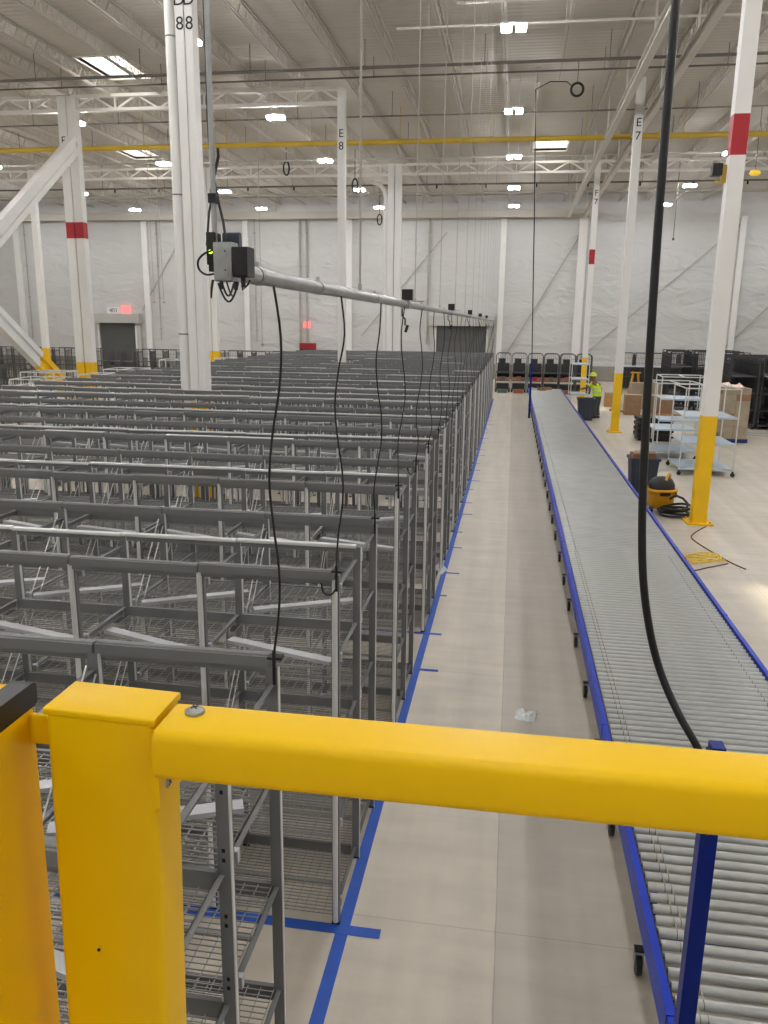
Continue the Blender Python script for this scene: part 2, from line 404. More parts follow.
# lamps
def lamp():
    t = thing('high_bay_light', '', 'ceiling light')
    mb = MB(); mb.box(-.38,.38,-.05,.05,.06,.12); mb.bar((-.2,0,.1),(-.2,0,1.4),.015,.015); mb.bar((.2,0,.1),(.2,0,1.4),.015,.015); obj('bracket', mb, 'housing', t)
    for s in (-1,1):
        mb = MB(); mb.box(s*.2-.15,s*.2+.15,-.24,.24,-.0,.06); h = obj('housing', mb, 'housing', t)
        mb = MB(); mb.rbox(s*.2-.13,s*.2+.13,-.22,.22,-.09,-.001,.03); obj('lens', mb, 'led', h)  # lens made deep, its emitting sides stand in for the lamp's glow
    return t
files = {-38.2:'leftmost file', -28.4:'second file from the left', -18.6:'third file from the left', -9.9:'file left of the conveyor aisle', -.4:'file above the conveyor aisle', 9.75:'file right of the conveyor', 19.3:'rightmost file'}
L0 = None; ylist = (-10.5, -1.8, 7.2, 16.1, 24.9, 33.9, 42.7, 51.9, 59.6)
for x, fl in files.items():
    for j, y in enumerate(ylist):
        lb = 'lit LED high-bay lamp, %s from the back wall, %s' % (ORD[8-j], fl)
        if L0 is None:
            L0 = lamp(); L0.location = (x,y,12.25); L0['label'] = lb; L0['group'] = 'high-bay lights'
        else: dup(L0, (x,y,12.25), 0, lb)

# ------------------------------------------------------------------ columns
def cbox(mb, x0,x1,y0,y1,z0,z1): mb.box(x0,x1,y0,y1,z0,z1)
def column(x, y, kind, lb, bands=(), txt=None, tz=11.5, ts=.42, base=True, top=13.1):
    t = thing('building_column', lb, 'column', (x,y,0))
    def sect(mb, z0, z1, g=0.):
        if kind == 'box': mb.box(-.15-g,.15+g,-.15-g,.15+g,z0,z1)
        elif kind == 'wide':
            mb.box(-.19-g,0,-.16-g,.16+g,z0,z1); mb.box(.03,.19+g,-.16-g,.16+g,z0,z1); mb.box(0,.03,-.13-g,.13,z0,z1)
        else:
            for s in (-1,1): mb.box(s*.21-.185-g,s*.21+.185+g,-.18-g,.18+g,z0,z1)
    segs = [(0,top,'col_white')]
    zs = sorted(bands)
    cur = 0; out = []
    for z0,z1,m in zs:
        if z0 > cur: out.append((cur,z0,'col_white'))
        out.append((z0,z1,m)); cur = z1
    out.append((cur,top,'col_white'))
    for z0,z1,m in out:
        mb = MB(); sect(mb, z0 if z0 else .04, z1)
        obj('shaft' if m == 'col_white' else ('yellow_band' if m == 'col_yellow' else 'red_band'), mb, m, t)
    if base:
        mb = MB(); w = .27 if kind == 'box' else .45; mb.box(-w,w,-.27,.27,0,.045)
        for sx in (-1,1):
            for sy in (-1,1): mb.cyl((sx*(w-.06),sy*.21,.06),(0,0,1),.02,.05,6)
        obj('base_plate', mb, 'col_yellow', t)
    if txt:
        fy = -.155 if kind == 'box' else -.185 if kind == 'twin' else -.165
        for i, ch in enumerate(txt):
            for xx in ((0,) if kind == 'box' else (-.085,.125) if kind == 'wide' else (-.21,.21)):
                letters(ch, ts, Matrix.Translation((xx,fy,tz-i*.46)) @ Matrix.Rotation(PI/2,4,'X'), 'text', 'painted_letter', t)
    return t
Y1 = (0,2.36,'col_yellow'); RD = (7.5,8.25,'col_red')
column(4.19,17.92,'box','white, red and yellow striped column nearest the camera on the right', [Y1,RD])
column(4.22,33.4,'box','white column with yellow foot marked E 7, right of the conveyor', [Y1], 'E7', 11.55)
column(4.19,48.9,'box','far white column with red band, behind the worker', [Y1,(7.6,8.4,'col_red')], 'F7', 11.4)
column(-7.15,17.92,'wide','near white column marked D 8 rising out of the shelving beside a downpipe', [Y1], 'D8', 10.72, .36)
column(-7.07,33.4,'box','slim white column marked E 8 standing in the middle of the shelving', [], 'E8', 11.42)
column(-7.2,48.9,'twin','far white column right of column E 8, at the far end of the shelving', [Y1])
column(-18.6,33.4,'twin','twin white column with red band and yellow foot left of the shelving', [Y1,(7.55,8.2,'col_red')], 'E9', 11.4)
column(-18.6,48.9,'twin','far white twin column with yellow foot seen just right of the near downpipe', [Y1])
column(-30.0,48.9,'wide','far white column with yellow foot behind the diagonal brace at the left', [Y1], None)
column(-30.0,33.4,'twin','white column left of the twin column with the red band', [Y1])
column(-18.6,17.92,'twin','white column outside the left edge of the picture', [Y1])
# braces in the plane x=-18.6
def hbeam(p, q, w, h, lb):
    t = thing('diagonal_brace', lb, 'brace'); p = Vector(p); q = Vector(q); d = (q-p).normalized(); up = Vector((1,0,0)).cross(d).normalized()
    def seg(a, b2, name, m):
        mb = MB()
        for s in (-1,1): mb.bar(a+up*s*h*.33, b2+up*s*h*.33, w, h*.34, up=up)
        mb.bar(a, b2, w*.4, h*.5, up=up); obj(name, mb, m, t)
    return seg, p, q
seg,p,q = hbeam((-18.75,32.9,.6),(-18.75,18.2,10.7),.3,.66,'white diagonal brace rising to the left from a yellow foot beside the twin column')
f = p.lerp(q,.2); seg(p,f,'yellow_foot','col_yellow'); seg(f,q,'shaft','col_white')
seg,p,q = hbeam((-18.35,33.3,11.3),(-18.35,18.0,.4),.3,.66,'white diagonal brace falling to the left from the top of the twin column')
seg(p,q,'shaft','col_white')
# downpipes
t = thing('downpipe', 'thick white downpipe standing just left of the near column D 8', 'pipe', (-7.485,17.85,0))
mb = MB(); mb.cyl((0,0,6.8),(0,0,1),.115,13.6,20); obj('pipe', mb, 'col_white', t)
for z in (3.9,6.9,10.05):
    mb = MB(); mb.cyl((0,0,z),(0,0,1),.122,.03,20); mb.bar((.09,-.06,z),(.15,-.06,z),.03,.03); obj('pipe_clamp', mb, 'rack_grey', t)
t = thing('downpipe', 'white downpipe with a curved top left of the far column behind column E 8', 'pipe', (-7.72,48.8,0))
mb = MB(); mb.tube([(0,0,0),(0,0,11.3),(-.1,0,11.7),(-.35,0,12.0),(-.9,0,12.2)], .13, 14); obj('pipe', mb, 'col_white', t)

# ------------------------------------------------------------------ shelving
BW, X0, H = .914, -1.06, 2.65
YA = lambda k: 4.79+2.83*k
LV = [.13,.77,1.40,2.03]       # tops of shelf beams
def post_mesh(plane, holes=True):
    mb = MB(); mb.m = 0
    if plane == 'A':
        mb.m = 1; mb.tube([(0,-.012,.03),(0,-.012,H-.06)], .019, 8)  # pale tube: its lit side is painted against the darker angle
        mb.m = 0; mb.box(-.026,.026,.0,.034,0,H-.03)
    else:
        mb.box(-.027,.027,-.004,.0,0,H-.05); mb.box(-.027,-.023,0,.04,0,H-.05); mb.box(.023,.027,0,.04,0,H-.05); mb.m = 1; mb.box(.0275,.0325,-.006,.018,0,H-.05); mb.m = 0
        if holes:
            mb.m = 2; z = .2
            while z < H-.1 and plane == 'B':
                for dz in (0,.045):
                    mb.box(-.008,.006,-.0052,-.004,z+dz,z+dz+.018); 
                z += .31
    mb.m = 2; mb.box(-.03,.03,-.01,.045,0,.012)
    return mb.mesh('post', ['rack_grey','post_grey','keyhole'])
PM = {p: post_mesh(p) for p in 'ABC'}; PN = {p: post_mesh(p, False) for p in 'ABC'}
def topbeam_mesh(kind):
    mb = MB(); g = .006
    if kind == 'thick':
        mb.m = 0; mb.rbox(-BW+g,-g,-.02,.02,H-.095,H,.008); mb.box(-BW+g,-g,-.032,-.018,H-.062,H-.008)
        mb.box(-BW+g,-g,.018,.05,H-.03,H-.02)
    else:
        mb.m = 1; mb.rbox(-BW+g,-g,-.025,.025,H-.06,H-.035,.006); mb.m = 0; mb.box(-BW+g,-g,-.006,.006,H-.095,H-.05)  # pale top paints the flange as lit
    return mb.mesh('top_beam', ['rack_grey','post_grey'])
def lit_lip():
    mb = MB(); g = .006; mb.box(-BW+g,-g,-.02,.02,H-.095,H-.004); mb.box(-BW+g,-g,-.032,-.018,H-.062,H-.008); mb.m = 1; mb.box(-BW+g,-g,-.034,.05,H-.004,H+.004)  # pale lip paints a lit highlight along the top flange
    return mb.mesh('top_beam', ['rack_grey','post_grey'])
TL_ = lit_lip()
TB = {'A': topbeam_mesh('thick'), 'B': topbeam_mesh('thin'), 'C': topbeam_mesh('thick')}
mb = MB(); mb.box(-BW+.03,-.03,-.012,.012,-.085,0); mb.box(-BW+.03,-.03,.012,.03,-.05,-.045)
SB = mb.mesh('shelf_beam', 'rack_grey')
def deck_mesh(simple=False):
    mb = MB(); x0, x1, D = -BW+.03, -.03, .70
    nx, ny = (12, 10) if not simple else (4, 4)
    for i in range(nx+1):
        x = x0+(x1-x0)*i/nx; mb.bar((x,0,0),(x,D,0),.005,.005)
    for j in range(ny*2+1 if not simple else ny+1):
        y = D*j/(ny*2 if not simple else ny); mb.bar((x0,y,.005),(x1,y,.005),.005,.005)
    mb.box(x0,x1,D*.5-.012,D*.5+.012,-.03,-.008)
    return mb.mesh('wire_deck', 'wire')
DK, DKS = deck_mesh(), deck_mesh(True)
mb = MB(); mb.m = 0; mb.box(-.014,-.010,.02,.70,-.05,0); mb.box(-.014,.014,.02,.70,-.004,0); mb.m = 1; mb.box(-.02,.02,.10,.13,-.055,.006)
SR = mb.mesh('side_rail', ['rack_grey','strip'])
mb = MB(); mb.bar((0,.04,.9),(0,1.42,2.5),.007,.007); mb.bar((0,.04,1.05),(0,1.34,2.58),.007,.007)
BR = mb.mesh('tie_rod', 'post_grey')
NB = {-1:4, 0:6, 1:8, 2:10, 3:12}
def rack_row(k):
    n = NB.get(k, 12); ya = YA(k); skip = set()
    where = ['nearest the yellow railing','standing at the blue tape cross'][k+1] if k < 1 else '%s from the yellow railing' % ORD[k+1]
    if k == 14: where = 'farthest from the yellow railing'
    t = thing('shelving_row', 'long row of grey wire-deck shelving, ' + where, 'shelving', (X0, ya, 0), 0, 'rows of grey steel shelving')
    gap = {7} if k == 10 else set()          # a building column stands in this bay
    near = k <= 3
    planes = (('A',0),('B',.74),('C',1.48))
    for i in range(n+1):
        for p, dy in planes:
            if k == 10 and i in (7,) : pass
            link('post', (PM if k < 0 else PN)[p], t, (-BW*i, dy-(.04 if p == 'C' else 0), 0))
    rnd = random.Random(k)
    for i in range(n):
        if i == 6 and k == 10:
            continue
        for p, dy in planes:
            dz = rnd.uniform(-.006,.008) if near else rnd.uniform(-.01,.012)
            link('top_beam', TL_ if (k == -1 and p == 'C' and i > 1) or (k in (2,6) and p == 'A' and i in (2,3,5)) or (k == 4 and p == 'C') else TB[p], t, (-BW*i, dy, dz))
    far_mb = None
    if near:
        for i in range(n):
            for l, z in enumerate(LV):
                for dy, dz in ((.02,-.075),(.76,-.012)):
                    link('wire_deck', DK, t, (-BW*i, dy, z+dz))
        cnt = 0
        for i in range(n):
            for z in LV:
                for dy in (.74,1.48): link('shelf_beam', SB, t, (-BW*i, dy-.02, z))
        for i in range(n+1):
            for z in LV+[2.52]:
                for dy in (0,.74):
                    link('side_rail', SR, t, (-BW*i, dy, z))
            if i > 0: link('tie_rod', BR, t, (-BW*i+.02, 0, 0))
    else:
        # small in the picture: decks, beams and rails of the row as one uncountable part
        mb = MB()
        for i in range(n):
            if i == 6 and k == 10: continue
            for z in LV:
                for dy in (.72,1.46): mb.box(-BW*(i+1)+.03,-BW*i-.03,dy-.012,dy+.012,z-.085,z)
        tag(obj('shelf_beam', mb, 'rack_grey', t), kind='stuff')
        mb = MB()
        for i in range(n):
            if i == 6 and k == 10: continue
            x0, x1 = -BW*(i+1)+.03, -BW*i-.03
            for z in LV:
                for a in (.02,.76):
                    for j in range(5): mb.bar((x0,a+.7*j/4,z+.005),(x1,a+.7*j/4,z+.005),.006,.006)
                    for j in range(4): mb.bar((x0+(x1-x0)*j/3,a,z),(x0+(x1-x0)*j/3,a+.7,z),.006,.006)
        tag(obj('wire_deck', mb, 'wire', t), kind='stuff')
        mb = MB()
        for i in range(n+1):
            for z in LV+[2.52]: mb.box(-BW*i-.014,-BW*i+.014,.02,1.44,z-.045,z)
        tag(obj('side_rail', mb, 'rack_grey', t), kind='stuff')
    return t
for k in range(-1, 15): rack_row(k)
# loose flat bars left lying on the top decks
mb = MB(); mb.box(-.42,.42,-.038,.038,.02,.026); mb.box(-.42,.42,-.038,-.034,0,.022)
STR = mb.mesh('loose_bar', 'strip')
rn = random.Random(3)
for k in range(-1, 6):
    n = {-1:3,0:5,1:6,2:7,3:8,4:9,5:8}[k]
    for i in range(n):
        for half in (0,1):
            if rn.random() < (.0 if k < 1 else .22): continue
            cx = X0-BW*(i+.5)+rn.uniform(-.02,.02)
            if half == 0: cy, a = YA(k)+.17, math.radians(-rn.uniform(10,20))
            else: cy, a = YA(k)+1.0, math.radians(rn.uniform(22,30))
            if half == 0: cy += .06
            zz = LV[3]-.085 if half == 0 else LV[3]-.022
            if half == 0 and k in (2,4): a = -a*.6
            o = link('loose_flat_bar', STR, None, (cx, cy, zz+.012), a)
            tag(o, 'loose bar, %s half of %s bay from aisle, %s shelving row from railing' % (('front','rear')[half], ORD[i], ORD[k+1]), 'flat bar', 'loose flat bars on the top decks')

# ------------------------------------------------------------------ floor tape
mb = MB(); mb.box(-1.045,-.955,1.0,47,.0005,.003)
tag(obj('floor_tape', mb, 'tape'), 'long wide blue tape line along the foot of the shelving beside the aisle', 'tape')
ys = []
for k in range(0, 12): ys += [YA(k)-.05, YA(k)+1.5+.08]
for j, y in enumerate(ys):
    w = .045 if j == 0 else .03
    mb = MB(); mb.box(-2.9 if j else -3.2, -.73-.06*(j % 3), y-w, y+w, .003, .005)
    k2 = j//2
    tag(obj('floor_tape', mb, 'tape'), 'short blue cross tape at the %s edge of the %s shelving row from the railing' % (('near','far')[j % 2], ORD[k2+1]), 'tape', 'blue cross tapes')

# ------------------------------------------------------------------ roller conveyor
CX0, CX1, CY0, CY1, CZ = .93, 2.70, 2.4, 45.0, .80
cv = thing('roller_conveyor', 'long blue-framed roller conveyor on casters running down the aisle', 'conveyor', (0,0,0))
for x, s in ((CX0,-1),(CX1,1)):
    mb = MB()
    a, bb = (x-.005, x+.04) if s < 0 else (x-.04, x+.005)
    mb.box(a,bb,CY0,CY1,CZ-.16,CZ+.012); mb.box(a if s > 0 else a, bb, CY0, CY1, CZ+.012, CZ+.02)
    y = CY0+1.15
    while y < CY1:
        mb.box(a-.004,bb+.004,y-.03,y+.03,CZ-.165,CZ+.024); y += 3.05
    obj('side_frame', mb, 'blue', cv)
    mb = MB(); xa = x+.045*(-s) ; mb.box(min(xa,xa-.012*s),max(xa,xa-.012*s),CY0,CY1,CZ-.12,CZ-.012); obj('bearing_strip', mb, 'black', cv)
RP = .0985
mb = MB(); mb.m = 0
x0, x1 = CX0+.062, CX1-.062
mb.tube([(x0,0,0),(x0+.1,0,0)], .0275, 12); mb.m = 1; mb.tube([(x0+.1,0,0),(x0+.106,0,0)], .0245, 12, False)
mb.m = 0; mb.tube([(x0+.106,0,0),(x0+.14,0,0)], .0275, 12); mb.m = 1; mb.tube([(x0+.14,0,0),(x0+.146,0,0)], .0245, 12, False)
mb.m = 0; mb.tube([(x0+.146,0,0),(x1-.15,0,0)], .0275, 12); mb.m = 1; mb.tube([(x1-.15,0,0),(x1-.143,0,0)], .0245, 12, False); mb.m = 0; mb.tube([(x1-.143,0,0),(x1,0,0)], .0275, 12)
mb.m = 2; mb.tube([(x0-.02,0,0),(x0,0,0)], .008, 6); mb.tube([(x1,0,0),(x1+.02,0,0)], .008, 6)
RM = mb.mesh('roller', ['roller','roller_band','black'])
y = CY0+.08; i = 0
while i < 100:
    link('roller', RM, cv, (0,y,CZ-.022)); y += RP; i += 1
mb = MB()
while y < CY1-.05:
    mb.m = 0; mb.tube([(x0,y,CZ-.022),(x0+.12,y,CZ-.022)], .0275, 8); mb.tube([(x0+.13,y,CZ-.022),(x1,y,CZ-.022)], .0275, 8); y += RP
tag(obj('roller', mb, ['roller','roller_band'], cv), kind='stuff')
mb = MB()   # round drive bands between neighbouring rollers
for j in range(100):
    yy = CY0+.08+j*RP; xx = x0+(.103 if j % 2 else .143)
    mb.bar((xx,yy,CZ+.008),(xx,yy+RP,CZ+.008),.005,.005)
tag(obj('drive_band', mb, 'drive_band', cv), kind='stuff')
mb = MB(); mb.m = 0; mb.box(-.03,.075,-.03,.03,.165,.19); mb.cyl((0,0,.075),(1,0,0),.075,.035,18); mb.m = 1; mb.cyl((0,0,.075),(1,0,0),.03,.05,10); mb.box(-.03,-.024,-.03,.03,.07,.17); mb.box(.024,.03,-.03,.03,.07,.17); mb.box(-.03,.03,-.035,.035,.165,.18)
CST = mb.mesh('caster', ['rubber','galv'])
mb = MB(); mb.box(0,.04,-.025,.025,0,.47)
LEGM = mb.mesh('leg', 'blue')
y = 3.2; j = 0
while y < CY1-.3:
    for x, xc in ((CX0+.12,CX0+.085), (CX1-.16,CX1-.085)):
        link('leg', LEGM, cv, (x,y,.18))
        link('caster', CST, cv, (xc,y,.0))
    mb = MB(); mb.box(CX0+.12,CX1-.12,y-.02,y+.02,.3,.34); obj('cross_brace', mb, 'blue', cv)
    y += (1.5,1.4,1.25,1.35)[j % 4] if j > 1 else 1.5; j += 1
# upright posts on the conveyor's aisle side
def upright(y, z0, z1, w, lb):
    t = thing('upright_post', lb, 'post', (CX0-.05,y,0))
    mb = MB(); mb.box(-w/2,w/2,-w/2,w/2,z0,z1-.03); mb.box(-w/2+.008,w/2-.008,-w/2,w/2,z1-.03,z1); obj('tube', mb, 'blue_dark', t)
    mb = MB(); mb.box(-w/2-.01,w/2+.06,-.06,.06,z0 if z0 > .05 else .55,(z0 if z0 > .05 else .55)+.12); obj('mounting_clamp', mb, 'blue', t)
    return t
upright(3.06,.0,2.58,.068,'dark blue upright post clamped to the near end of the conveyor, behind the yellow rail')
upright(37.6,.0,2.55,.09,'dark blue upright post at the far end of the conveyor')

# hanging black cable to the near post
pts = [(.86,3.02,2.2),(.845,3.015,2.45),(.795,3.02,2.58),(.72,3.05,2.70),(.65,3.1,2.84),(.59,3.1,3.02),(.545,3.1,3.24),(.520,3.1,3.5),(.506,3.1,3.8),(.494,3.1,4.2),(.484,3.1,4.8),(.48,3.1,6),(.48,3.1,9),(.48,3.1,ZR-.3)]
mb = MB(); mb.tube(smooth(pts), .0155, 12); tag(obj('power_cable', mb, 'cable'), 'thick black cable hanging from the roof and curving down to the near blue post', 'cable')
# thin cord to the far post with a coil at the roof
pts = [(.88,37.6,2.5),(.8,37.2,4.5),(.62,35.7,8.5),(.45,34.0,11.6),(.38,33.3,12.8),(.9,32.9,12.95),(1.5,32.8,12.9),(1.7,32.7,12.7)]
mb = MB(); mb.tube(pts[:5], .024, 6); mb.tube(pts[4:], .02, 6)
ring = [(1.87+.22*math.cos(a),32.7,12.6+.22*math.sin(a)) for a in [2*PI*i/16 for i in range(17)]]
mb.tube(ring, .045, 8); mb.bar((1.87,32.7,12.8),(1.87,32.7,ZR),.02,.02)
tag(obj('power_cable', mb, 'cord'), 'thin black cord from the coil under the roof down to the far blue post', 'cable')

# ------------------------------------------------------------------ overhead power pipe with drops
PX, PZ = -1.04, 4.38
t = thing('overhead_conduit', 'long grey conduit pipe hung over the aisle ends of the shelving', 'conduit', (PX,0,PZ))
mb = MB(); mb.cyl((0,23.2,0),(0,1,0),.034,40.4,18); obj('pipe', mb, 'galv', t)
for y in (3.25,4.3,6.1,9.2,12.2,18,24,30,36):
    mb = MB(); mb.cyl((0,y,0),(0,1,0),.038,.05,18); mb.box(-.008,.008,y-.01,y+.01,.035,.055); obj('coupling', mb, 'galv_box', t)
# near box cluster
bx = thing('junction_box', 'cluster of grey and black junction boxes at the near end of the overhead conduit', 'electrical box', (-.955,2.72,PZ+.008)); bx.scale = (.60,.6,.56)
mb = MB(); mb.rbox(-.105,.0,-.02,.10,-.10,.13,.012); obj('steel_box', mb, 'galv_box', bx)
mb = MB(); mb.lathe([(.001,0),(.03,0),(.034,.003)],(0,0,0),16); 
for cz in (-.045,.065):
    kb = MB(); kb.cyl((-.055,-.022,cz),(0,1,0),.036,.003,18); kb.m = 1; kb.cyl((-.055,-.024,cz),(0,1,0),.03,.003,18); kb.m = 2; kb.cyl((-.035,-.026,cz+.01),(0,1,0),.005,.004,8)
    obj('knockout', kb, ['galv_box','galv_box','black'], bx)
mb = MB(); mb.rbox(.012,.10,-.04,.09,-.075,.10,.008); mb.box(.03,.09,-.043,-.04,-.06,.085); obj('black_box', mb, 'black', bx)
mb = MB(); mb.rbox(-.16,-.115,.02,.14,.0,.19,.008); mb.box(-.15,-.12,.02,.1,-.04,0); tag(obj('indicator_module', mb, 'black', bx))
mb = MB(); mb.cyl((-.135,.015,.075),(0,1,0),.011,.012,10); obj('green_light', mb, 'led_green', bx)
mb = MB(); mb.rbox(-.10,-.0,.12,.17,.09,.20,.02); obj('rear_cover', mb, 'bin', bx)
mb = MB(); mb.cyl((-.07,-.0,-.12),(0,0,1),.012,.05,8); mb.cyl((.06,0,-.10),(0,0,1),.014,.07,8); mb.cyl((.015,0,-.125),(0,0,1),.013,.05,8); obj('cable_gland', mb, 'black', bx)
mb = MB()
def arc(x0, x1, y, z, d, n=9): return [(x0+(x1-x0)*i/n, y, z-d*math.sin(PI*i/n)) for i in range(n+1)]
mb.tube(arc(-.09,.03,.0,-.11,.11), .006, 6); mb.tube(arc(-.07,.0,.01,-.11,.075), .006, 6); mb.tube(arc(-.05,.02,.03,-.10,.085), .005, 6)
mb.tube(smooth([(-.11,0,-.055),(-.16,0,-.06),(-.20,0,-.03),(-.205,0,.02),(-.17,0,.06),(-.12,0,.08)],4), .0065, 6)
mb.tube([(-.12,.0,-.09),(-.13,0,-.14),(-.135,0,-.2)], [.008,.008,.005], 6)
mb.tube([(.05,0,-.1),(.055,0,-.15),(.085,0,-.12),(.10,0,-.09)], .006, 6)
obj('looped_cable', mb, 'cord', bx)
# riser above the box
t2 = thing('riser_conduit', 'grey conduit and flexible cables rising from the near junction boxes to the roof', 'conduit', (-1.03,2.76,PZ))
mb = MB(); mb.cyl((0,0,4.65),(0,0,1),.0095,9.2,10); obj('conduit', mb, 'galv_box', t2)
mb = MB(); mb.tube([(-.0,.0,.13),(.0,.01,.25),(-.02,.02,.42),(.03,.02,.60),(.035,.0,.64)], .009, 6); mb.tube([(.07,.0,.12),(.05,.01,.25),(.02,.01,.38),(.0,.01,.5),(-.015,0,.7),(-.015,0,3)], .008, 6)
mb.tube([(-.05,0,.12),(-.03,0,.3),(.01,0,.45)], .007, 6); obj('flexible_cable', mb, 'cage_dark', t2).scale = (.6,.6,.6)
mb = MB(); mb.box(-.014,.014,-.016,.016,.21,.24); obj('clamp', mb, 'black', t2)
# hangers
hy = [5.5,8.6,11.5,14.5,17.4,20.5,23.5,26.6,29.8,33.,36.2,39.5]
for j, y in enumerate(hy):
    mb = MB(); mb.tube([(PX,y,PZ+.04),(PX,y,ZR)], .005 if j else .008, 6); mb.cyl((PX,y,PZ+.05),(0,0,1),.014,.05,8)
    if j == 0: mb.cyl((PX,y,10.5),(0,0,1),.02,.2,8)
    tag(obj('hanger_rod', mb, 'roof_pipe'), 'thin hanger rod of the overhead conduit, %s from the near junction boxes' % ORD[j], 'rod', 'hanger rods of the overhead conduit')
# tap boxes along the pipe
for j, y in enumerate((7.85,13.4,19.1,24.8,30.4)):
    t = thing('tap_box', 'small black tap box on the overhead conduit, %s from the near junction boxes' % ORD[j], 'electrical box', (PX,y,PZ), 0, 'black tap boxes on the overhead conduit')
    mb = MB(); mb.box(-.03,.07,-.05,.05,.035,.135); obj('housing', mb, 'black', t)
    mb = MB(); mb.bar((.05,.1,.03),(.14,.3,.035),.02,.012); mb.box(-.04,.04,-.04,.04,-.045,.04); obj('bracket', mb, 'galv_box', t)
    mb = MB(); mb.tube([(-.03,0,-.04),(-.03,0,-.11),(.0,0,-.14),(.0,0,-.2)], .008, 6); mb.cyl((.015,0,-.23),(.3,0,1),.015,.07,8); obj('plug', mb, 'cord', t)
# drops
cy = []
for k in range(-1, 14):
    if k >= 0: cy.append((YA(k), k, 0))
    cy.append((YA(k)+1.46, k, 1))
for j, (y, k, bk) in enumerate(cy):
    r = random.Random(j); a = [(PX+.03,y-.04,PZ-.03)]
    n = 8
    for i in range(1, n):
        u = i/n; a.append((PX+.03+.025*math.sin(3.2*u*PI+j)-.02*u, y-.04+.03*math.sin(2.2*PI*u+j*1.7), PZ-.04-(PZ-2.72)*u))
    a.append((PX+.0, y-.05, H+.03))
    t = thing('drop_cable', 'black drop cable at the %s edge of the %s shelving row from the railing' % (('near','far')[bk], ORD[k+1]), 'cable', (0,0,0), 0, 'black drop cables')
    mb = MB(); mb.tube(smooth(a,4), .0056, 6); obj('cable', mb, 'cord', t)
    mb = MB(); mb.tube([(PX,y-.05,H+.05),(PX+.0,y-.052,H-.12)], .009, 8); mb.box(PX-.035,PX+.035,y-.05,y-.0,H+.002,H+.014)
    if j % 3 == 1: mb.tube(smooth([(PX,y-.05,H-.1),(PX-.03,y-.055,H-.14),(PX-.08,y-.055,H-.135),(PX-.1,y-.05,H-.07)],4), .006, 6)
    obj('connector', mb, 'cord', t)
# cable loops hanging on the roof near the middle
for x,y,z,lb in ((-9.2,47.,11.7,'black cable loop hanging under the roof left of column E 8, upper one'),(-9.6,58.,11.2,'black cable loop hanging under the roof above the long wall beam'),(-12.6,45,12.3,'small tangle of black cable under the roof left of column E 8')):
    mb = MB(); mb.tube([(x+.16*math.cos(a),y,z+.35*math.sin(a)) for a in [2*PI*i/14 for i in range(15)]], .045, 6); mb.bar((x,y,z+.3),(x,y,ZR),.03,.03)
    tag(obj('cable_loop', mb, 'cord'), lb, 'cable')
# other thin vertical rods from the roof
for j,(x,y,z0,lb) in enumerate(((-12.6,40.,3.,'thin grey rod hanging from the roof left of column E 8'),(-21.5,47.,5.2,'left one of two thin wires hanging above the left dock door'),(-20.9,47.,5.2,'right one of two thin wires hanging above the left dock door'),(9.1,52.,9.2,'short cord hanging from the roof right of the big black cable'),(-11.6,28.,9.,'thin white drop rod with a round sensor head'))):
    mb = MB(); mb.tube([(x,y,z0),(x,y,ZR)], .022, 6); mb.cyl((x,y,z0+.05),(0,0,1),.07,.12,10); tag(obj('drop_rod', mb, 'roof_pipe' if j != 3 else 'dark_pipe'), lb, 'rod')

# ------------------------------------------------------------------ yellow guard rail (foreground)
g = thing('guard_railing', 'bright yellow square-tube safety railing across the foreground', 'railing', (0,0,0))
TL = Matrix.Translation((-.404,.74,3.799)) @ Matrix.Rotation(math.radians(1.3),4,'Y') @ Matrix.Translation((.41,-.74,-3.8))
def tubepost(x0,x1,y0,y1,z0,z1,parent,mtx=None):
    mb = MB(); r = .007; prof = []
    for cx, cy_, a0 in ((x1-r,y1-r,0),(x0+r,y1-r,90),(x0+r,y0+r,180),(x1-r,y0+r,270)):
        for k in range(4): a = math.radians(a0+30*k); prof.append((cx+r*math.cos(a),cy_+r*math.sin(a)))
    N = len(prof); vs = [Vector(p+(z0,)) for p in prof]+[Vector(p+(z1-.004,)) for p in prof]
    ins = [Vector((((p[0]-(x0+x1)/2)*.97+(x0+x1)/2),((p[1]-(y0+y1)/2)*.95+(y0+y1)/2),z1)) for p in prof]
    vs += ins
    if mtx: vs = [mtx @ v for v in vs]
    mb.add(vs,[(i,(i+1) % N,N+(i+1) % N,N+i) for i in range(N)],True)
    mb.add(vs,[(N+i,N+(i+1) % N,2*N+(i+1) % N,2*N+i) for i in range(N)],False); mb.add(vs,[tuple(range(2*N,3*N)),tuple(range(N))[::-1]])
    return obj('post', mb, 'yellow', parent)
tubepost(-.472,-.351,.700,.765,2.7,3.802,g,TL)
mb = MB(); mb.rbox(-.4730,-.3500,.699,.766,3.7965,3.8045,.002,TL); obj('post_cap', mb, 'yellow', g)
tubepost(1.55,1.67,.700,.765,2.7,3.802,g)
mb = MB(); mb.rbox(-.338,1.56,.680,.752,3.745,3.7995,.010,n=4); obj('top_rail', mb, 'yellow', g)
mb = MB(); mb.rbox(-.344,1.56,.690,.745,3.2,3.255,.010,n=4); obj('mid_rail', mb, 'yellow', g)
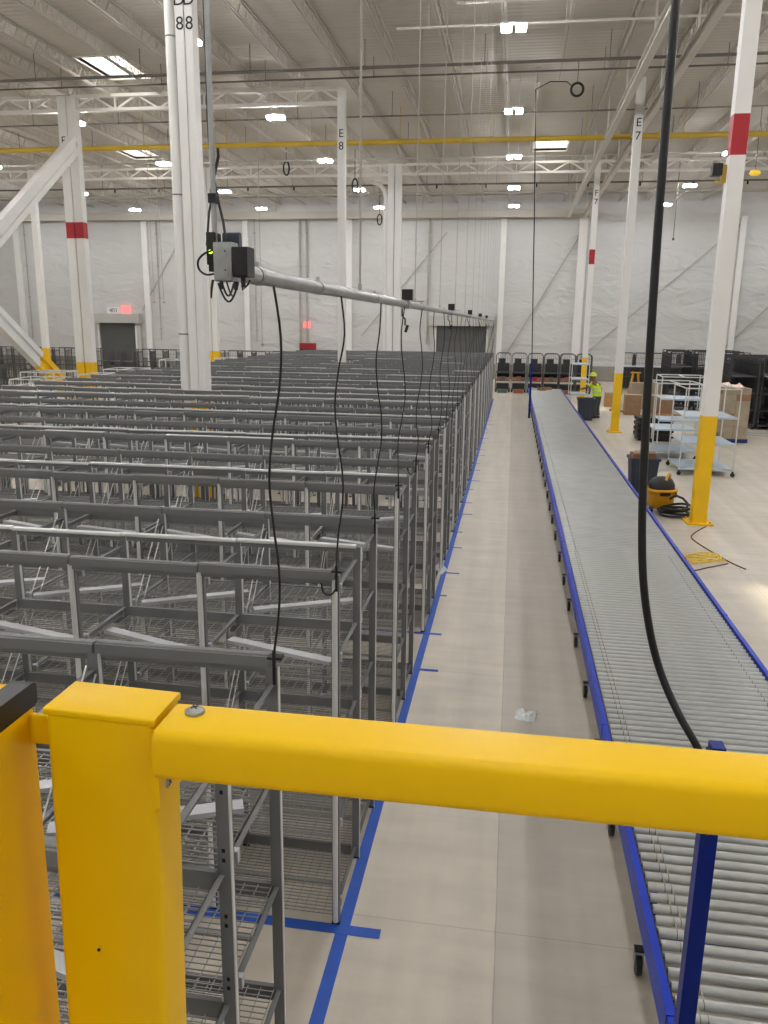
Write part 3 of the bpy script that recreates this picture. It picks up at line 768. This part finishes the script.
def bolt(c, ax, parent):
    c = Vector(c); ax = Vector(ax); mb = MB(); mb.cyl(c+ax*.0015,ax,.0105,.003,20); mb.tube([c+ax*.003,c+ax*.0055,c+ax*.007],[.0085,.007,.003],14)
    u = ax.orthogonal().normalized(); w = ax.cross(u); mb.m = 1
    mb.bar(c+ax*.0069-u*.004,c+ax*.0069+u*.004,.0014,.0012,up=ax); mb.bar(c+ax*.0069-w*.004,c+ax*.0069+w*.004,.0014,.0012,up=ax)
    return obj('bolt', mb, ['galv','black'], parent)
bolt((-.312,.728,3.799),(0,0,1),g)
bolt((-.3480,.722,3.719),(1,0,0),g)
mb = MB(); mb.box(-.350,-.343,.70,.755,3.70,3.79); obj('rail_bracket', mb, 'yellow', g)
mb = MB(); mb.cyl((-.425,.6995,3.515),(0,1,0),.0042,.003,14); mb.m = 1; mb.cyl((-.425,.698,3.515),(0,1,0),.0018,.003,10); obj('rivet', mb, ['yellow','keyhole'], g)
mb = MB(); mb.box(-.53,-.30,.62,.83,2.7,2.712); obj('base_plate', mb, 'yellow', g)
gt = thing('safety_gate_post', 'yellow gate post with a black rubber edge at the lower left corner', 'gate post', (0,0,0))
TG = Matrix.Translation((-.487,.7,3.8)) @ Matrix.Rotation(math.radians(.6),4,'Y') @ Matrix.Translation((.487,-.7,-3.8))
mb = MB(); mb.rbox(-.68,-.514,.45,.752,2.7,3.802,.006,TG); obj('body', mb, 'yellow', gt)
mb = MB(); mb.rbox(-.535,-.510,.44,.756,3.778,3.806,.007,TG,n=4); obj('edge_guard', mb, 'rubber', gt)
mb = MB(); mb.rbox(-.514,-.465,.742,.752,3.735,3.770,.003); obj('hinge_bracket', mb, 'yellow', gt)

# ------------------------------------------------------------------ aisle litter
def crumple(name, c, r, m, lb, cat, seed, parent=None, h=.05, n=9):
    rr = random.Random(seed); mb = MB(); vs = []; fs = []
    for i in range(n):
        for j in range(n):
            u, v = i/(n-1)*2-1, j/(n-1)*2-1; e = max(abs(u),abs(v))
            vs.append((c[0]+r*(u*.9+v*.2)*(1+rr.uniform(-.12,.12)), c[1]+r*(v*1.0-u*.25)*(1+rr.uniform(-.12,.12)), c[2]+.004+(h*rr.random() if e < .95 else .01*rr.random())))
    for i in range(n-1):
        for j in range(n-1): fs.append((i*n+j,i*n+j+1,(i+1)*n+j+1,(i+1)*n+j))
    mb.add(vs, fs); o = obj(name, mb, m); tag(o, lb, cat); return o
crumple('plastic_scrap',(.33,8.2,0),.12,'film','crumpled clear plastic scrap lying on the aisle floor','plastic',1)
crumple('plastic_wrap',(-1.13,13.3,0),.16,'film','crumpled clear plastic wrap on the tape at the foot of the shelving','plastic',2,h=.14)
mb = MB(); mb.tube([(-1.12,12.6,.05),(-1.1,12.75,.14),(-1.1,12.9,.12),(-1.13,12.85,.03),(-1.16,12.65,.03)], .03, 8); tag(obj('cable_tie_bundle', mb, 'black'),'small dark bundle on the blue tape below the plastic wrap','bundle')

# ------------------------------------------------------------------ right side objects
def caster_mb(mb, x, y):
    mb.cyl((x,y,.06),(0,1,0),.06,.04,12); mb.box(x-.02,x+.02,y-.03,y+.03,.06,.16)
def shelf_cart(x0,x1,y0,y1,zs,H2,lb,rot=0, top=True):
    t = thing('shelf_cart', lb, 'cart', ((x0+x1)/2,(y0+y1)/2,0), rot); w, d = (x1-x0)/2, (y1-y0)/2
    for sx in (-1,1):
        for sy in (-1,1):
            mb = MB(); mb.cyl((sx*w,sy*d,(H2+.14)/2),(0,0,1),.02,H2-.14,8); obj('post', mb, 'post_grey', t)
            mb = MB(); caster_mb(mb, sx*w, sy*d); obj('caster', mb, 'black', t)
    for z in zs:
        mb = MB(); mb.box(-w+.02,w-.02,-d+.02,d-.02,z-.02,z); mb.box(-w,w,-d,-d+.02,z-.05,z+.005); mb.box(-w,w,d-.02,d,z-.05,z+.005); obj('shelf', mb, 'shelf_white', t)
    if top:
        mb = MB(); 
        for sy in (-1,1): mb.bar((-w,sy*d,H2),(w,sy*d,H2),.035,.035)
        for sx in (-1,0,1): mb.bar((sx*w,-d,H2),(sx*w,d,H2),.03,.03)
        obj('top_frame', mb, 'post_grey', t)
    return t
shelf_cart(4.92,6.40,23.9,25.6,(.22,.95,1.70),2.5,'empty shelf cart with pale steel shelves nearest the camera, behind the yellow column')
shelf_cart(4.55,5.9,26.6,28.1,(.3,1.0),2.45,'shelf cart standing behind the nearest pale shelf cart', .04)
shelf_cart(5.2,6.7,29.2,30.6,(1.0,1.75),2.5,'farthest pale shelf cart of the three, in front of the pallet', -.03)
# loaded dark panels
for j in range(4):
    mb = MB(); mb.box(4.75,6.05,30.9+.02*j,32.0,.14+.2*j,.27+.2*j); mb.box(4.8,6.0,31.0,31.95,(.0 if j == 0 else .075)+.2*j,.14+.2*j)
    tag(obj('folded_crate', mb, 'black'), 'black folded crate in a low stack behind the shelf carts, %s from the floor' % ORD[j], 'crate', 'black folded crates')
# pallet with cartons
t = thing('pallet', 'blue pallet under the tall stack of wrapped cartons on the right', 'pallet', (8.0,31.9,0))
mb = MB(); mb.box(-.78,.78,-.6,.6,.11,.14)
for y in (-.55,0,.55): mb.box(-.78,.78,y-.05,y+.05,0,.11)
obj('deck', mb, 'pallet_blue', t)
for l in range(8):
    for i in range(3):
        for d in range(2):
            mb = MB(); z = .142+l*.235; x = 7.25+.5*i; y = 31.33+.57*d
            mb.box(x,x+.485,y,y+.555,z,z+.225); mb.box(x,x+.485,y-.002,y,z+.19,z+.215)
            tag(obj('carton', mb, 'cardboard_light' if (l*2+i) % 7 else 'cardboard'), 'brown carton stacked in layers on the blue pallet', 'carton', 'cartons stacked on the blue pallet')
o = crumple('plastic_sheet',(8.0,31.9,2.03),.62,'pink','pinkish crumpled sheet lying on top of the pallet load','sheet',5,h=.14,n=10)
# open cages
def cage(t, w, d, h, m, bars=9, sides=True, shelves=(), hoop=False, load=None):
    mb = MB()
    for sx in (-1,1):
        for sy in (-1,1): mb.bar((sx*w/2,sy*d/2,.12),(sx*w/2,sy*d/2,h-(.2 if hoop else 0)),.045,.045)
    for sy in (-1,1):
        if hoop:
            mb.tube([(-w/2,sy*d/2,h-.2),(-w/2+.05,sy*d/2,h-.06),(-w/2+.16,sy*d/2,h),(w/2-.16,sy*d/2,h),(w/2-.05,sy*d/2,h-.06),(w/2,sy*d/2,h-.2)], .024, 6)
        else: mb.bar((-w/2,sy*d/2,h),(w/2,sy*d/2,h),.04,.04)
        for z in (.2,h*.5): mb.bar((-w/2,sy*d/2,z),(w/2,sy*d/2,z),.035,.035)
    for sx in (-1,1):
        for z in (.2,h*.5,h-.2): mb.bar((sx*w/2,-d/2,z),(sx*w/2,d/2,z),.035,.035)
    obj('frame', mb, m, t)
    mb = MB()
    for i in range(1, bars):
        x = -w/2+w*i/bars
        mb.bar((x,d/2,.2),(x,d/2,h-.05),.016,.016)
        if sides: mb.bar((-w/2,-d/2+d*i/bars,.2),(-w/2,-d/2+d*i/bars,h-.1),.016,.016); mb.bar((w/2,-d/2+d*i/bars,.2),(w/2,-d/2+d*i/bars,h-.1),.016,.016)
    for z in [h*q/7 for q in range(1,7)]: mb.bar((-w/2,d/2,z),(w/2,d/2,z),.014,.014)
    obj('wire_panel', mb, m, t)
    for z in (.18,)+tuple(shelves):
        mb = MB(); mb.box(-w/2,w/2,-d/2,d/2,z-.04,z); obj('shelf', mb, m, t)
    mb = MB()
    for sx in (-1,1):
        for sy in (-1,1): caster_mb(mb, sx*(w/2-.05), sy*(d/2-.05))
    obj('casters', mb, 'black', t)
    return t
# hoop-topped cages across the end of the aisle
t0 = cage(thing('rolling_cage','','cage'),.92,.8,2.45,'cage_mid',8,True,(.75,1.3),True)
mb = MB(); mb.box(-.38,.38,-.3,.3,1.3,1.82); mb.box(-.3,.12,-.25,.25,1.82,2.1); mb.box(-.4,.4,.1,.34,.76,1.26); obj('packed_load', mb, 'load_dark', t0)
mb = MB(); mb.box(-.4,.4,-.3,.3,.18,.55); obj('packed_load', mb, 'load_dark', t0)
cols = ['orange','green','cardboard','orange','green','redbox']
for j in range(6):
    x = -.55+1.0*j; lb = 'hoop-topped rolling cage beyond the end of the aisle, %s from the shelving' % ORD[j]
    if j == 0: t0.location = (x,52.2,0); t0['label'] = lb; t0['group'] = 'hoop-topped rolling cages'
    else: dup(t0, (x,52.2+.1*(j % 2),0), 0, lb)
    for q in range(3):
        mb = MB(); mb.box(-.13,.13,-.15,.15,0,.2+.05*(q % 2)); mb.box(-.13,.13,-.155,-.15,.14,.16)
        o = obj('small_box', mb, cols[(j*2+q) % 6], None, (x-.27+.27*q,52.0,.752)); tag(o, 'small coloured box inside the %s hoop-topped cage from the shelving' % ORD[j], 'box', 'coloured boxes in the far cages')
    mb = MB(); mb.box(-.3,.3,-.2,.2,0,.22); mb.box(-.3,.3,-.205,-.2,.16,.18)
    o = obj('floor_box', mb, cols[(j*5+1) % 6], None, (x,51.45,0)); tag(o, 'flat box on the floor before the %s hoop-topped cage from the shelving' % ORD[j], 'box', 'floor boxes at the aisle end')
# right far row along the wall
t0 = cage(thing('wire_cage','','cage'),.85,.8,2.45,'cage_dark',9,True,(.9,))
mb = MB(); mb.box(-.3,.3,-.3,.3,.18,.86); obj('packed_load', mb, 'load_dark', t0)
mb = MB(); mb.box(-.3,.3,-.3,.3,.9,1.5); obj('packed_load', mb, 'load_dark', t0)
for j in range(13):
    lb = 'dark wire cage in the row along the far right wall, %s from the left' % ORD[j]; p = (7.6+.95*j,56.5,0)
    if j == 0: t0.location = p; t0['label'] = lb; t0['group'] = 'dark wire cages along the far right wall'
    else: dup(t0, p, 0, lb)
# dense dark cages at the right edge
t0 = cage(thing('tall_wire_cage','','cage'),1.15,1.1,2.95,'cage_dark',14,True,(.8,1.5,2.2))
n = 0
for j in range(3):
    for i in range(4):
        p = (9.6+1.3*i, 36.2+1.35*j, 0); lb = 'tall dark wire cage by the right edge, %s from the left in the %s line' % (ORD[i], ('near','middle','rear')[j])
        if n == 0: t0.location = p; t0['label'] = lb; t0['group'] = 'tall dark wire cages by the right edge'
        else: dup(t0, p, 0, lb)
        n += 1
for j,(x,y) in enumerate(((8.6,44.0),(9.9,43.9),(11.2,43.8),(8.8,46.5),(10.1,46.4),(11.4,46.6))):
    dup(t0, (x,y,0), 0, 'tall dark wire cage behind the pallet, %s from the left' % ORD[j], 'dark cages behind the pallet')
# left far cages and carts
ta = thing('wire_cage','','cage'); cage(ta,.9,.85,2.3,'cage_mid',8,True,(.8,1.5))
n = 0
for j in range(26):
    p = (-13.2-1.02*j, 51.3+.2*(j % 3), 0); lb = 'grey wire cage in the far left row, %s from the right' % ORD[j]
    if n == 0: ta.location = p; ta['label'] = lb; ta['group'] = 'grey wire cages far left'
    else: dup(ta, p, 0, lb)
    n += 1
for j in range(9):
    dup(ta, (-20.4-1.15*j, 30.5+.3*(j % 2), 0), .05*(j % 3), 'grey wire cage beyond the braced column at the left edge, %s from the right' % ORD[j], 'grey wire cages left of the shelving')
sp = ((-13.6,22.,0),(-15.3,24.5,.1),(-14.4,27.2,0),(-17.,27.8,-.1),(-15.2,30.4,.1),(-14.2,36.5,0),(-16.6,38.5,.2),(-14.6,41.,0))
for j,(x,y,a) in enumerate(sp):
    shelf_cart(x-.7,x+.7,y-.7,y+.7,(.3,1.0,1.7),2.3,'pale shelf cart left of the shelving field, %s nearest the camera' % ORD[j],a)
for j,(x,y,s) in enumerate(((-16.6,21.6,1.),(-18.4,23.4,1.2),(-19.8,26.8,1.1),(-21.8,27.6,1.2),(-13.9,33.4,1.),(-16.8,35.6,1.1))):
    mb = MB(); mb.box(-.5*s,.5*s,-.5*s,.5*s,0,1.1*s); mb.box(-.03,.03,-.502*s,.502*s,0,1.102*s)
    o = obj('carton', mb, 'cardboard_light', None, (x,y,0), .2*j); tag(o,'large tan carton on the floor left of the shelving, %s nearest the camera' % ORD[j],'carton')

# worker's cart, bins
shelf_cart(2.82,3.62,39.4,40.9,(1.0,1.72,2.42),2.6,'tall cart with three white shelves that the worker reaches into', top=False)
def bin_(x,y,lb,w=.6,d=.55,h=1.0,rot=0):
    t = thing('trash_bin', lb, 'bin', (x,y,0), rot)
    mb = MB(); a, bb = .8, 1.0
    V = lambda s, z, q=0: [(-w/2*s+q,-d/2*s+q,z),(w/2*s-q,-d/2*s+q,z),(w/2*s-q,d/2*s-q,z),(-w/2*s+q,d/2*s-q,z)]
    vs = V(a,.03)+V(bb,h)+V(bb,h,.03)+V(a,.1,.03)
    F = [(0,3,2,1)]
    for k in range(3):
        for i in range(4): F.append((k*4+i,k*4+(i+1) % 4,k*4+4+(i+1) % 4,k*4+4+i))
    F.append((12,13,14,15)); mb.add(vs, F); obj('body', mb, 'bin', t)
    mb = MB()
    for sx in (-1,1): mb.box(min(sx*w/2,sx*(w/2+.03)),max(sx*w/2,sx*(w/2+.03)),-d/2-.03,d/2+.03,h-.05,h+.01)
    for sy in (-1,1): mb.box(-w/2,w/2,min(sy*d/2,sy*(d/2+.03)),max(sy*d/2,sy*(d/2+.03)),h-.05,h+.01)
    obj('rim', mb, 'bin', t)
    mb = MB()
    for i in (-1,0,1): mb.box(i*w*.25-.02,i*w*.25+.02,-d/2*.93-.02,-d/2*.93+.02,.2,h-.1)
    obj('rib', mb, 'bin', t); return t
bin_(3.37,20.6,'dark blue-grey trash bin full of cardboard beside the conveyor, next to the vacuum',.68,.6,1.0)
for j,(x,y,r,m) in enumerate(((3.2,20.5,.2,'cardboard'),(3.5,20.6,-.15,'cardboard'),(3.36,20.75,.5,'cardboard_light'))):
    mb = MB(); mb.box(-.15,.15,-.12,.12,0,.42); mb.box(-.15,.15,-.2,-.12,.40,.41)
    o = obj('cardboard_piece', mb, m, None, (x,y,.72), r); tag(o, 'brown cardboard sticking out of the near trash bin, %s piece from the left' % ('leftmost','rightmost','rear')[j], 'cardboard')
bin_(3.38,37.3,'dark blue-grey trash bin standing in front of the worker',.75,.65,1.0)
# vacuum
v = thing('shop_vacuum', 'yellow and black wet-dry vacuum standing beside the trash bin', 'vacuum', (3.56,18.98,0), .15); v.scale = (1.15,1.15,1.15)
mb = MB(); 
def rr(w, d, z, n=24, e=4): 
    out = []
    for k in range(n):
        a = 2*PI*k/n; c, s = math.cos(a), math.sin(a); q = (abs(c)**e+abs(s)**e)**(-1/e); out.append((w*c*q,d*s*q,z))
    return out
def loft(mb, rings):
    n = len(rings[0]); vs = [p for r in rings for p in r]
    mb.add(vs,[(i*n+k,i*n+(k+1) % n,(i+1)*n+(k+1) % n,(i+1)*n+k) for i in range(len(rings)-1) for k in range(n)],True)
    mb.add(rings[0],[tuple(range(n))[::-1]]); mb.add(rings[-1],[tuple(range(n))])
loft(mb,[rr(.21,.19,.08),rr(.23,.21,.1),rr(.25,.23,.42),rr(.26,.24,.43)]); obj('tank', mb, 'vac_yellow', v)
mb = MB(); loft(mb,[rr(.29,.27,.43),rr(.30,.28,.45),rr(.29,.27,.475)]); obj('lid_rim', mb, 'vac_yellow', v)
mb = MB(); loft(mb,[rr(.25,.23,.475,e=2.5),rr(.25,.22,.56,e=2.5),rr(.20,.18,.66,e=2.2),rr(.12,.11,.70,e=2),rr(.03,.03,.715,e=2)]); obj('motor_head', mb, 'black', v)
mb = MB(); mb.tube([(.02,-.16,.62),(.05,-.14,.74),(.12,-.05,.78),(.16,.05,.76),(.18,.12,.64)], .025, 8); obj('handle', mb, 'vac_yellow', v)
mb = MB(); mb.box(-.1,.1,-.27,-.235,.36,.47); mb.box(.22,.285,-.1,.1,.3,.42); obj('latch', mb, 'black', v)
for sx in (-1,1):
    for sy in (-1,1):
        mb = MB(); mb.cyl((sx*.24,sy*.19,.07),(1,0,0),.07 if sx < 0 else .05,.05,14); obj('wheel', mb, 'rubber', v)
mb = MB(); pts = []
for i in range(120):
    u = i/119; a = u*2*PI*3.6+2.6; r = .36+.05*math.sin(a*1.7)-.05*u; pts.append((3.82+r*math.cos(a),18.55+r*.8*math.sin(a),.03+.055*u*3.2+.05*max(0,math.sin(a+1))*u*2))
pts = [(3.72,18.74,.34),(3.86,18.80,.42),(4.02,18.78,.36)]+pts[::-1]
mb.tube(pts, .028, 8); tag(obj('vacuum_hose', mb, 'rubber'),'black corrugated vacuum hose coiled on the floor beside the vacuum','hose')
# yellow extension cord coil
rn = random.Random(11); pts = []
kn = [(3.62+.2*math.sin(i*.9)+(.2+.17*rn.random())*math.cos(i*2*PI/7), 14.95+.12*math.cos(i*.7)+(.13+.17*rn.random())*math.sin(i*2*PI/7), .014+.05*rn.random()) for i in range(56)]
pts = smooth(kn, 4)
mb = MB(); mb.tube(pts, .010, 6); tag(obj('extension_cable', mb, 'extension'),'coiled yellow extension cord lying on the floor right of the conveyor','cord')
def floorcord(name, pts2, r, m, lb):
    P = []; n = len(pts2)
    for i in range(n-1):
        p0 = pts2[max(i-1,0)]; p1 = pts2[i]; p2 = pts2[i+1]; p3 = pts2[min(i+2,n-1)]
        for j in range(6):
            u = j/6
            P.append(tuple(.5*((2*p1[c])+(-p0[c]+p2[c])*u+(2*p0[c]-5*p1[c]+4*p2[c]-p3[c])*u*u+(-p0[c]+3*p1[c]-3*p2[c]+p3[c])*u**3) for c in range(2))+(r,))
    P.append((pts2[-1][0],pts2[-1][1],r)); mb = MB(); mb.tube(P, r, 6); return tag(obj(name, mb, m), lb, 'cord')
floorcord('power_cable',[(4.3,17.6),(3.95,17.0),(3.78,16.5),(3.9,15.7),(4.1,14.9),(4.28,14.45)],.011,'brown_cord','thin brown cord running from the striped column foot past the yellow coil')
floorcord('power_cable',[(4.05,14.75),(3.6,14.4),(3.35,14.2),(3.05,14.2)],.011,'brown_cord','short thin brown cord below the yellow coil')
floorcord('power_cable',[(2.85,12.2),(3.0,11.9),(3.12,11.2),(3.08,10.6),(2.9,10.3),(3.1,10.1),(3.3,9.9),(3.5,9.2)],.011,'brown_cord','dark cord snaking on the floor along the right side of the conveyor')
for x0,x1,lb in ((9.0,9.9,'near blue tape line on the floor in front of the tall dark cages'),(9.5,10.6,'far blue tape line on the floor in front of the tall dark cages')):
    mb = MB(); off = (x0-9.0)*1.6; mb.add([(8.6,34.2+off,.003),(12.2,32.6+off,.003),(12.25,32.7+off,.003),(8.65,34.3+off,.003)],[(0,1,2,3)]); tag(obj('floor_tape', mb, 'tape'), lb, 'tape')
# boxes by the worker
for j,(x,y,w,d,h,m,lb) in enumerate(((5.85,40.4,.75,.6,.95,'cardboard','brown carton just right of the E 7 column foot'),(7.3,41.6,1.3,.9,.85,'cardboard','wide brown carton right of the E 7 column'),(6.9,43.6,1.5,.8,1.3,'cardboard_light','tall tan crate behind the brown cartons'),(5.2,44.2,.5,.5,.7,'wood','small wooden box behind the E 7 column'))):
    mb = MB(); mb.box(-w/2,w/2,-d/2,d/2,0,h); mb.m = 1; mb.box(-w/2-.01,w/2+.01,-d/2-.01,d/2+.01,h,h+.03); tag(obj('carton', mb, [m,'cardboard_light'], None, (x,y,0)), lb, 'carton')
mb = MB(); mb.bar((5.0,41.8,.05),(6.1,40.9,.05),.18,.1); mb.bar((6.6,40.6,.03),(8.2,40.5,.03),.25,.06); tag(obj('wooden_board', mb, 'wood'),'loose wooden boards on the floor by the cartons','board')
t = thing('step_stand', 'small yellow stand behind the cartons right of the E 7 column', 'stand', (6.55,44.8,0))
mb = MB()
for s in (-1,1): mb.bar((s*.35,0,0),(s*.12,0,1.75),.07,.07); mb.bar((s*.35,.6,0),(s*.12,.1,1.75),.07,.07)
mb.bar((-.2,0,1.2),(.2,0,1.2),.06,.06); mb.bar((-.3,0,.6),(.3,0,.6),.06,.06); obj('frame', mb, 'vac_yellow', t)
mb = MB(); mb.box(-.25,.25,-.1,.25,1.75,1.8); obj('platform', mb, 'vac_yellow', t)
# low barrier table in front of the far cages
t = thing('long_table', 'long low grey rack with a white top bar in front of the far right cages', 'rack', (9.2,52.,0))
mb = MB(); mb.box(-2.4,1.6,-.3,.3,1.75,1.8); obj('top', mb, 'shelf_white', t)
mb = MB()
for i in range(21): mb.bar((-2.4+.2*i,-.28,0 if i % 5 == 0 else .4),(-2.4+.2*i,-.28,1.75),.03,.03); 
mb.bar((-2.4,-.28,.4),(1.6,-.28,.4),.03,.03)
for x in (-2.4,1.6): mb.bar((x,.28,0),(x,.28,1.75),.04,.04)
obj('bars', mb, 'cage_dark', t)
# clutter on the conveyor's far end
for x,y,w,m,lb in ((1.6,43.6,.16,'cardboard','brown cardboard scrap on the far end of the conveyor'),(1.95,44.2,.14,'cardboard','small brown box on the far end of the conveyor'),(1.25,43.9,.1,'film','white packet on the far end of the conveyor')):
    mb = MB(); mb.box(-w,w,-.2,.2,0,w*.9); mb.bar((-w,0,w*.9),(-w*1.5,0,w*1.2),.3,.02); tag(obj('small_box', mb, m, None, (x,y,CZ+.012), .4), lb, 'box')
# round yellow lamp and black device right of the near column
t = thing('warning_lamp','round amber lamp hanging under the roof right of the striped column','lamp',(10.35,40.5,10.95))
mb = MB(); mb.lathe([(.01,-.12),(.17,-.1),(.25,0),(.18,.1),(.03,.14)],n=16); obj('shade', mb, 'lamp_yellow', t); mb = MB(); mb.bar((0,0,.12),(0,0,2.7),.02,.02); obj('stem', mb, 'dark_pipe', t)
t = thing('roof_device','black and yellow device fixed beside the striped column below its red band','device',(3.86,17.95,7.25))
mb = MB(); mb.box(-.1,.09,-.1,.1,-.1,.12); obj('housing', mb, 'black', t); mb = MB(); mb.box(.09,.18,-.04,.04,-.2,.1); mb.box(-.02,.18,-.03,.03,-.24,-.2); obj('bracket', mb, 'pipe_yellow', t)

# ------------------------------------------------------------------ worker
def figure():
    t = thing('person', 'worker in a yellow-green safety vest and hard hat reaching into a cart', 'person', (3.95,38.3,0), math.radians(-35)); t.scale = (1.12,1.12,1.05)
    # local: faces -X (towards the cart); y is his right
    V = {}; vs = []; rad = []; ed = []
    def p(n, co, r, par=None):
        V[n] = len(vs); vs.append(co); rad.append(r)
        if par: ed.append((V[par], V[n]))
    p('pelvis',(0,0,1.0),.15); p('waist',(-.03,0,1.14),.14,'pelvis'); p('chest',(-.10,0,1.36),.165,'waist'); p('upper',(-.15,0,1.52),.14,'chest'); p('neck',(-.19,0,1.62),.06,'upper'); p('headb',(-.22,0,1.69),.085,'neck'); p('head',(-.245,0,1.79),.105,'headb'); p('crown',(-.25,0,1.88),.08,'head')
    p('nose',(-.35,0,1.76),.018,'headb')
    for s, n in ((-1,'l'),(1,'r')):
        p('sh'+n,(-.14,s*.20,1.51),.075,'upper')
        if n == 'l': q = [('el',(-.40,s*.24,1.33),.05),('wr',(-.62,s*.2,1.25),.034),('palm',(-.70,s*.19,1.24),.034)]
        else: q = [('el',(-.02,s*.30,1.25),.05),('wr',(-.08,s*.31,1.0),.034),('palm',(-.09,s*.31,.92),.034)]
        par = 'sh'+n
        for a, c, r in q: p(a+n, c, r, par); par = a+n
        c = Vector(q[2][1]); d = (c-Vector(q[1][1])).normalized(); side = d.cross(Vector((0,1,0))).normalized() if n == 'r' else Vector((0,1,0))
        for i in range(4):
            o = (i-1.5)*.022; L = (.05,.06,.055,.045)[i]
            p('f%d'%i+n, tuple(c+d*.04+side*o), .010, par); p('g%d'%i+n, tuple(c+d*(.04+L)+side*o+Vector((0,0,-.012))), .008, 'f%d'%i+n)
        p('th'+n, tuple(c+side*.045+d*.0), .011, 'wr'+n); p('ti'+n, tuple(c+side*.06+d*.03), .009, 'th'+n)
        p('hip'+n,(0,s*.10,.95),.115,'pelvis'); p('kn'+n,(-.03,s*.12,.52),.075,'hip'+n); p('an'+n,(.03,s*.13,.10),.048,'kn'+n); p('toe'+n,(-.13,s*.14,.045),.04,'an'+n)
    me = bpy.data.meshes.new('body'); me.from_pydata(vs, ed, []); o = link('body', me, t)
    md = o.modifiers.new('skin','SKIN'); md.use_smooth_shade = True
    for i, r in enumerate(rad): o.data.skin_vertices[0].data[i].radius = (r, r*(1.25 if i in (1,2,3) else 1))
    o.data.skin_vertices[0].data[0].use_root = True
    sb = o.modifiers.new('sub','SUBSURF'); sb.levels = 1; sb.render_levels = 1
    me.materials.append(M['skin'])
    mb = MB()
    ringf = lambda c, a, b2, n=16: [(c[0]+a*math.cos(2*PI*k/n), c[1]+b2*math.sin(2*PI*k/n), c[2]) for k in range(n)]
    loft(mb,[ringf((0.,0,.98),.185,.235),ringf((-.03,0,1.14),.18,.225),ringf((-.10,0,1.36),.195,.24),ringf((-.145,0,1.5),.165,.235),ringf((-.18,0,1.585),.085,.12)])
    obj('safety_vest', mb, 'hiviz', t)
    mb = MB()
    for z, cx in ((1.16,-.035),(1.30,-.08)):
        loft(mb,[ringf((cx,0,z-.025),.192,.244),ringf((cx-.01,0,z+.025),.196,.246)])
    obj('reflective_band', mb, 'reflect', t)
    mb = MB()
    for s in (-1,1):
        mb.tube([(0,s*.095,1.0),(-.01,s*.11,.8),(-.03,s*.12,.52),(.0,s*.125,.3),(.03,s*.13,.12)],[.135,.125,.095,.08,.075],12)
        
    obj('trousers', mb, 'trousers', t)
    mb = MB()
    for s in (-1,1): mb.rbox(-.19,.09,s*.135-.05,s*.135+.05,0,.11,.03)
    obj('boot', mb, 'boots', t)
    mb = MB()
    for s, q in ((-1,[(-.14,-.2,1.5),(-.27,-.24,1.41)]),(1,[(-.14,.2,1.5),(-.08,.27,1.36)])): mb.tube(q,[.09,.075],10)
    obj('sleeve', mb, 'hiviz', t)
    mb = MB(); mb.lathe([(.17,1.84),(.165,1.85),(.135,1.86),(.13,1.92),(.10,1.97),(.05,2.0),(.01,2.005)],(-.25,0,0),18,1.08,.95); mb.box(-.46,-.36,-.09,.09,1.845,1.858); obj('hard_hat', mb, 'hiviz_hat', t)
    return t
figure()

# ------------------------------------------------------------------ light
w = bpy.data.worlds.new('World'); bpy.context.scene.world = w; w.use_nodes = True
bg = w.node_tree.nodes['Background']; bg.inputs[0].default_value = (1.0,.98,.93,1); bg.inputs[1].default_value = 4.5
sd = bpy.data.lights.new('sun','SUN'); sd.energy = 2.4; sd.angle = .03; sd.color = (1,.9,.66)
so = bpy.data.objects.new('sun', sd); C.objects.link(so)
so.rotation_euler = Vector((2.5,-4.0,-13.65)).to_track_quat('-Z','Y').to_euler()

# ------------------------------------------------------------------ camera
yaw, pit, rol, F = -.154613932, .232344445, .0120781555, 798.51
cyw, syw, cp, spp, cr, sr = math.cos(yaw), math.sin(yaw), math.cos(pit), math.sin(pit), math.cos(rol), math.sin(rol)
f = Vector((syw*cp, cyw*cp, -spp)); r = Vector((cyw, -syw, 0)); u = r.cross(f)
r2 = r*cr+u*sr; u2 = -r*sr+u*cr
cd = bpy.data.cameras.new('camera'); cam = bpy.data.objects.new('camera', cd); C.objects.link(cam)
mw = Matrix(((r2.x,u2.x,-f.x,0),(r2.y,u2.y,-f.y,0),(r2.z,u2.z,-f.z,4.2),(0,0,0,1))); cam.matrix_world = mw
cd.sensor_fit = 'VERTICAL'; cd.sensor_height = 24; cd.lens = F/1024*24; cd.clip_start = .05; cd.clip_end = 300
sc = bpy.context.scene; sc.camera = cam
sc.view_settings.view_transform = 'Standard'; sc.view_settings.look = 'None'; sc.view_settings.gamma = 1; sc.view_settings.use_curve_mapping = False
sc.view_settings.exposure = 0
try:
    sc.cycles.use_denoising = True; sc.cycles.max_bounces = 6; sc.cycles.diffuse_bounces = 4; sc.cycles.glossy_bounces = 3; sc.cycles.sample_clamp_indirect = 6
except Exception: pass
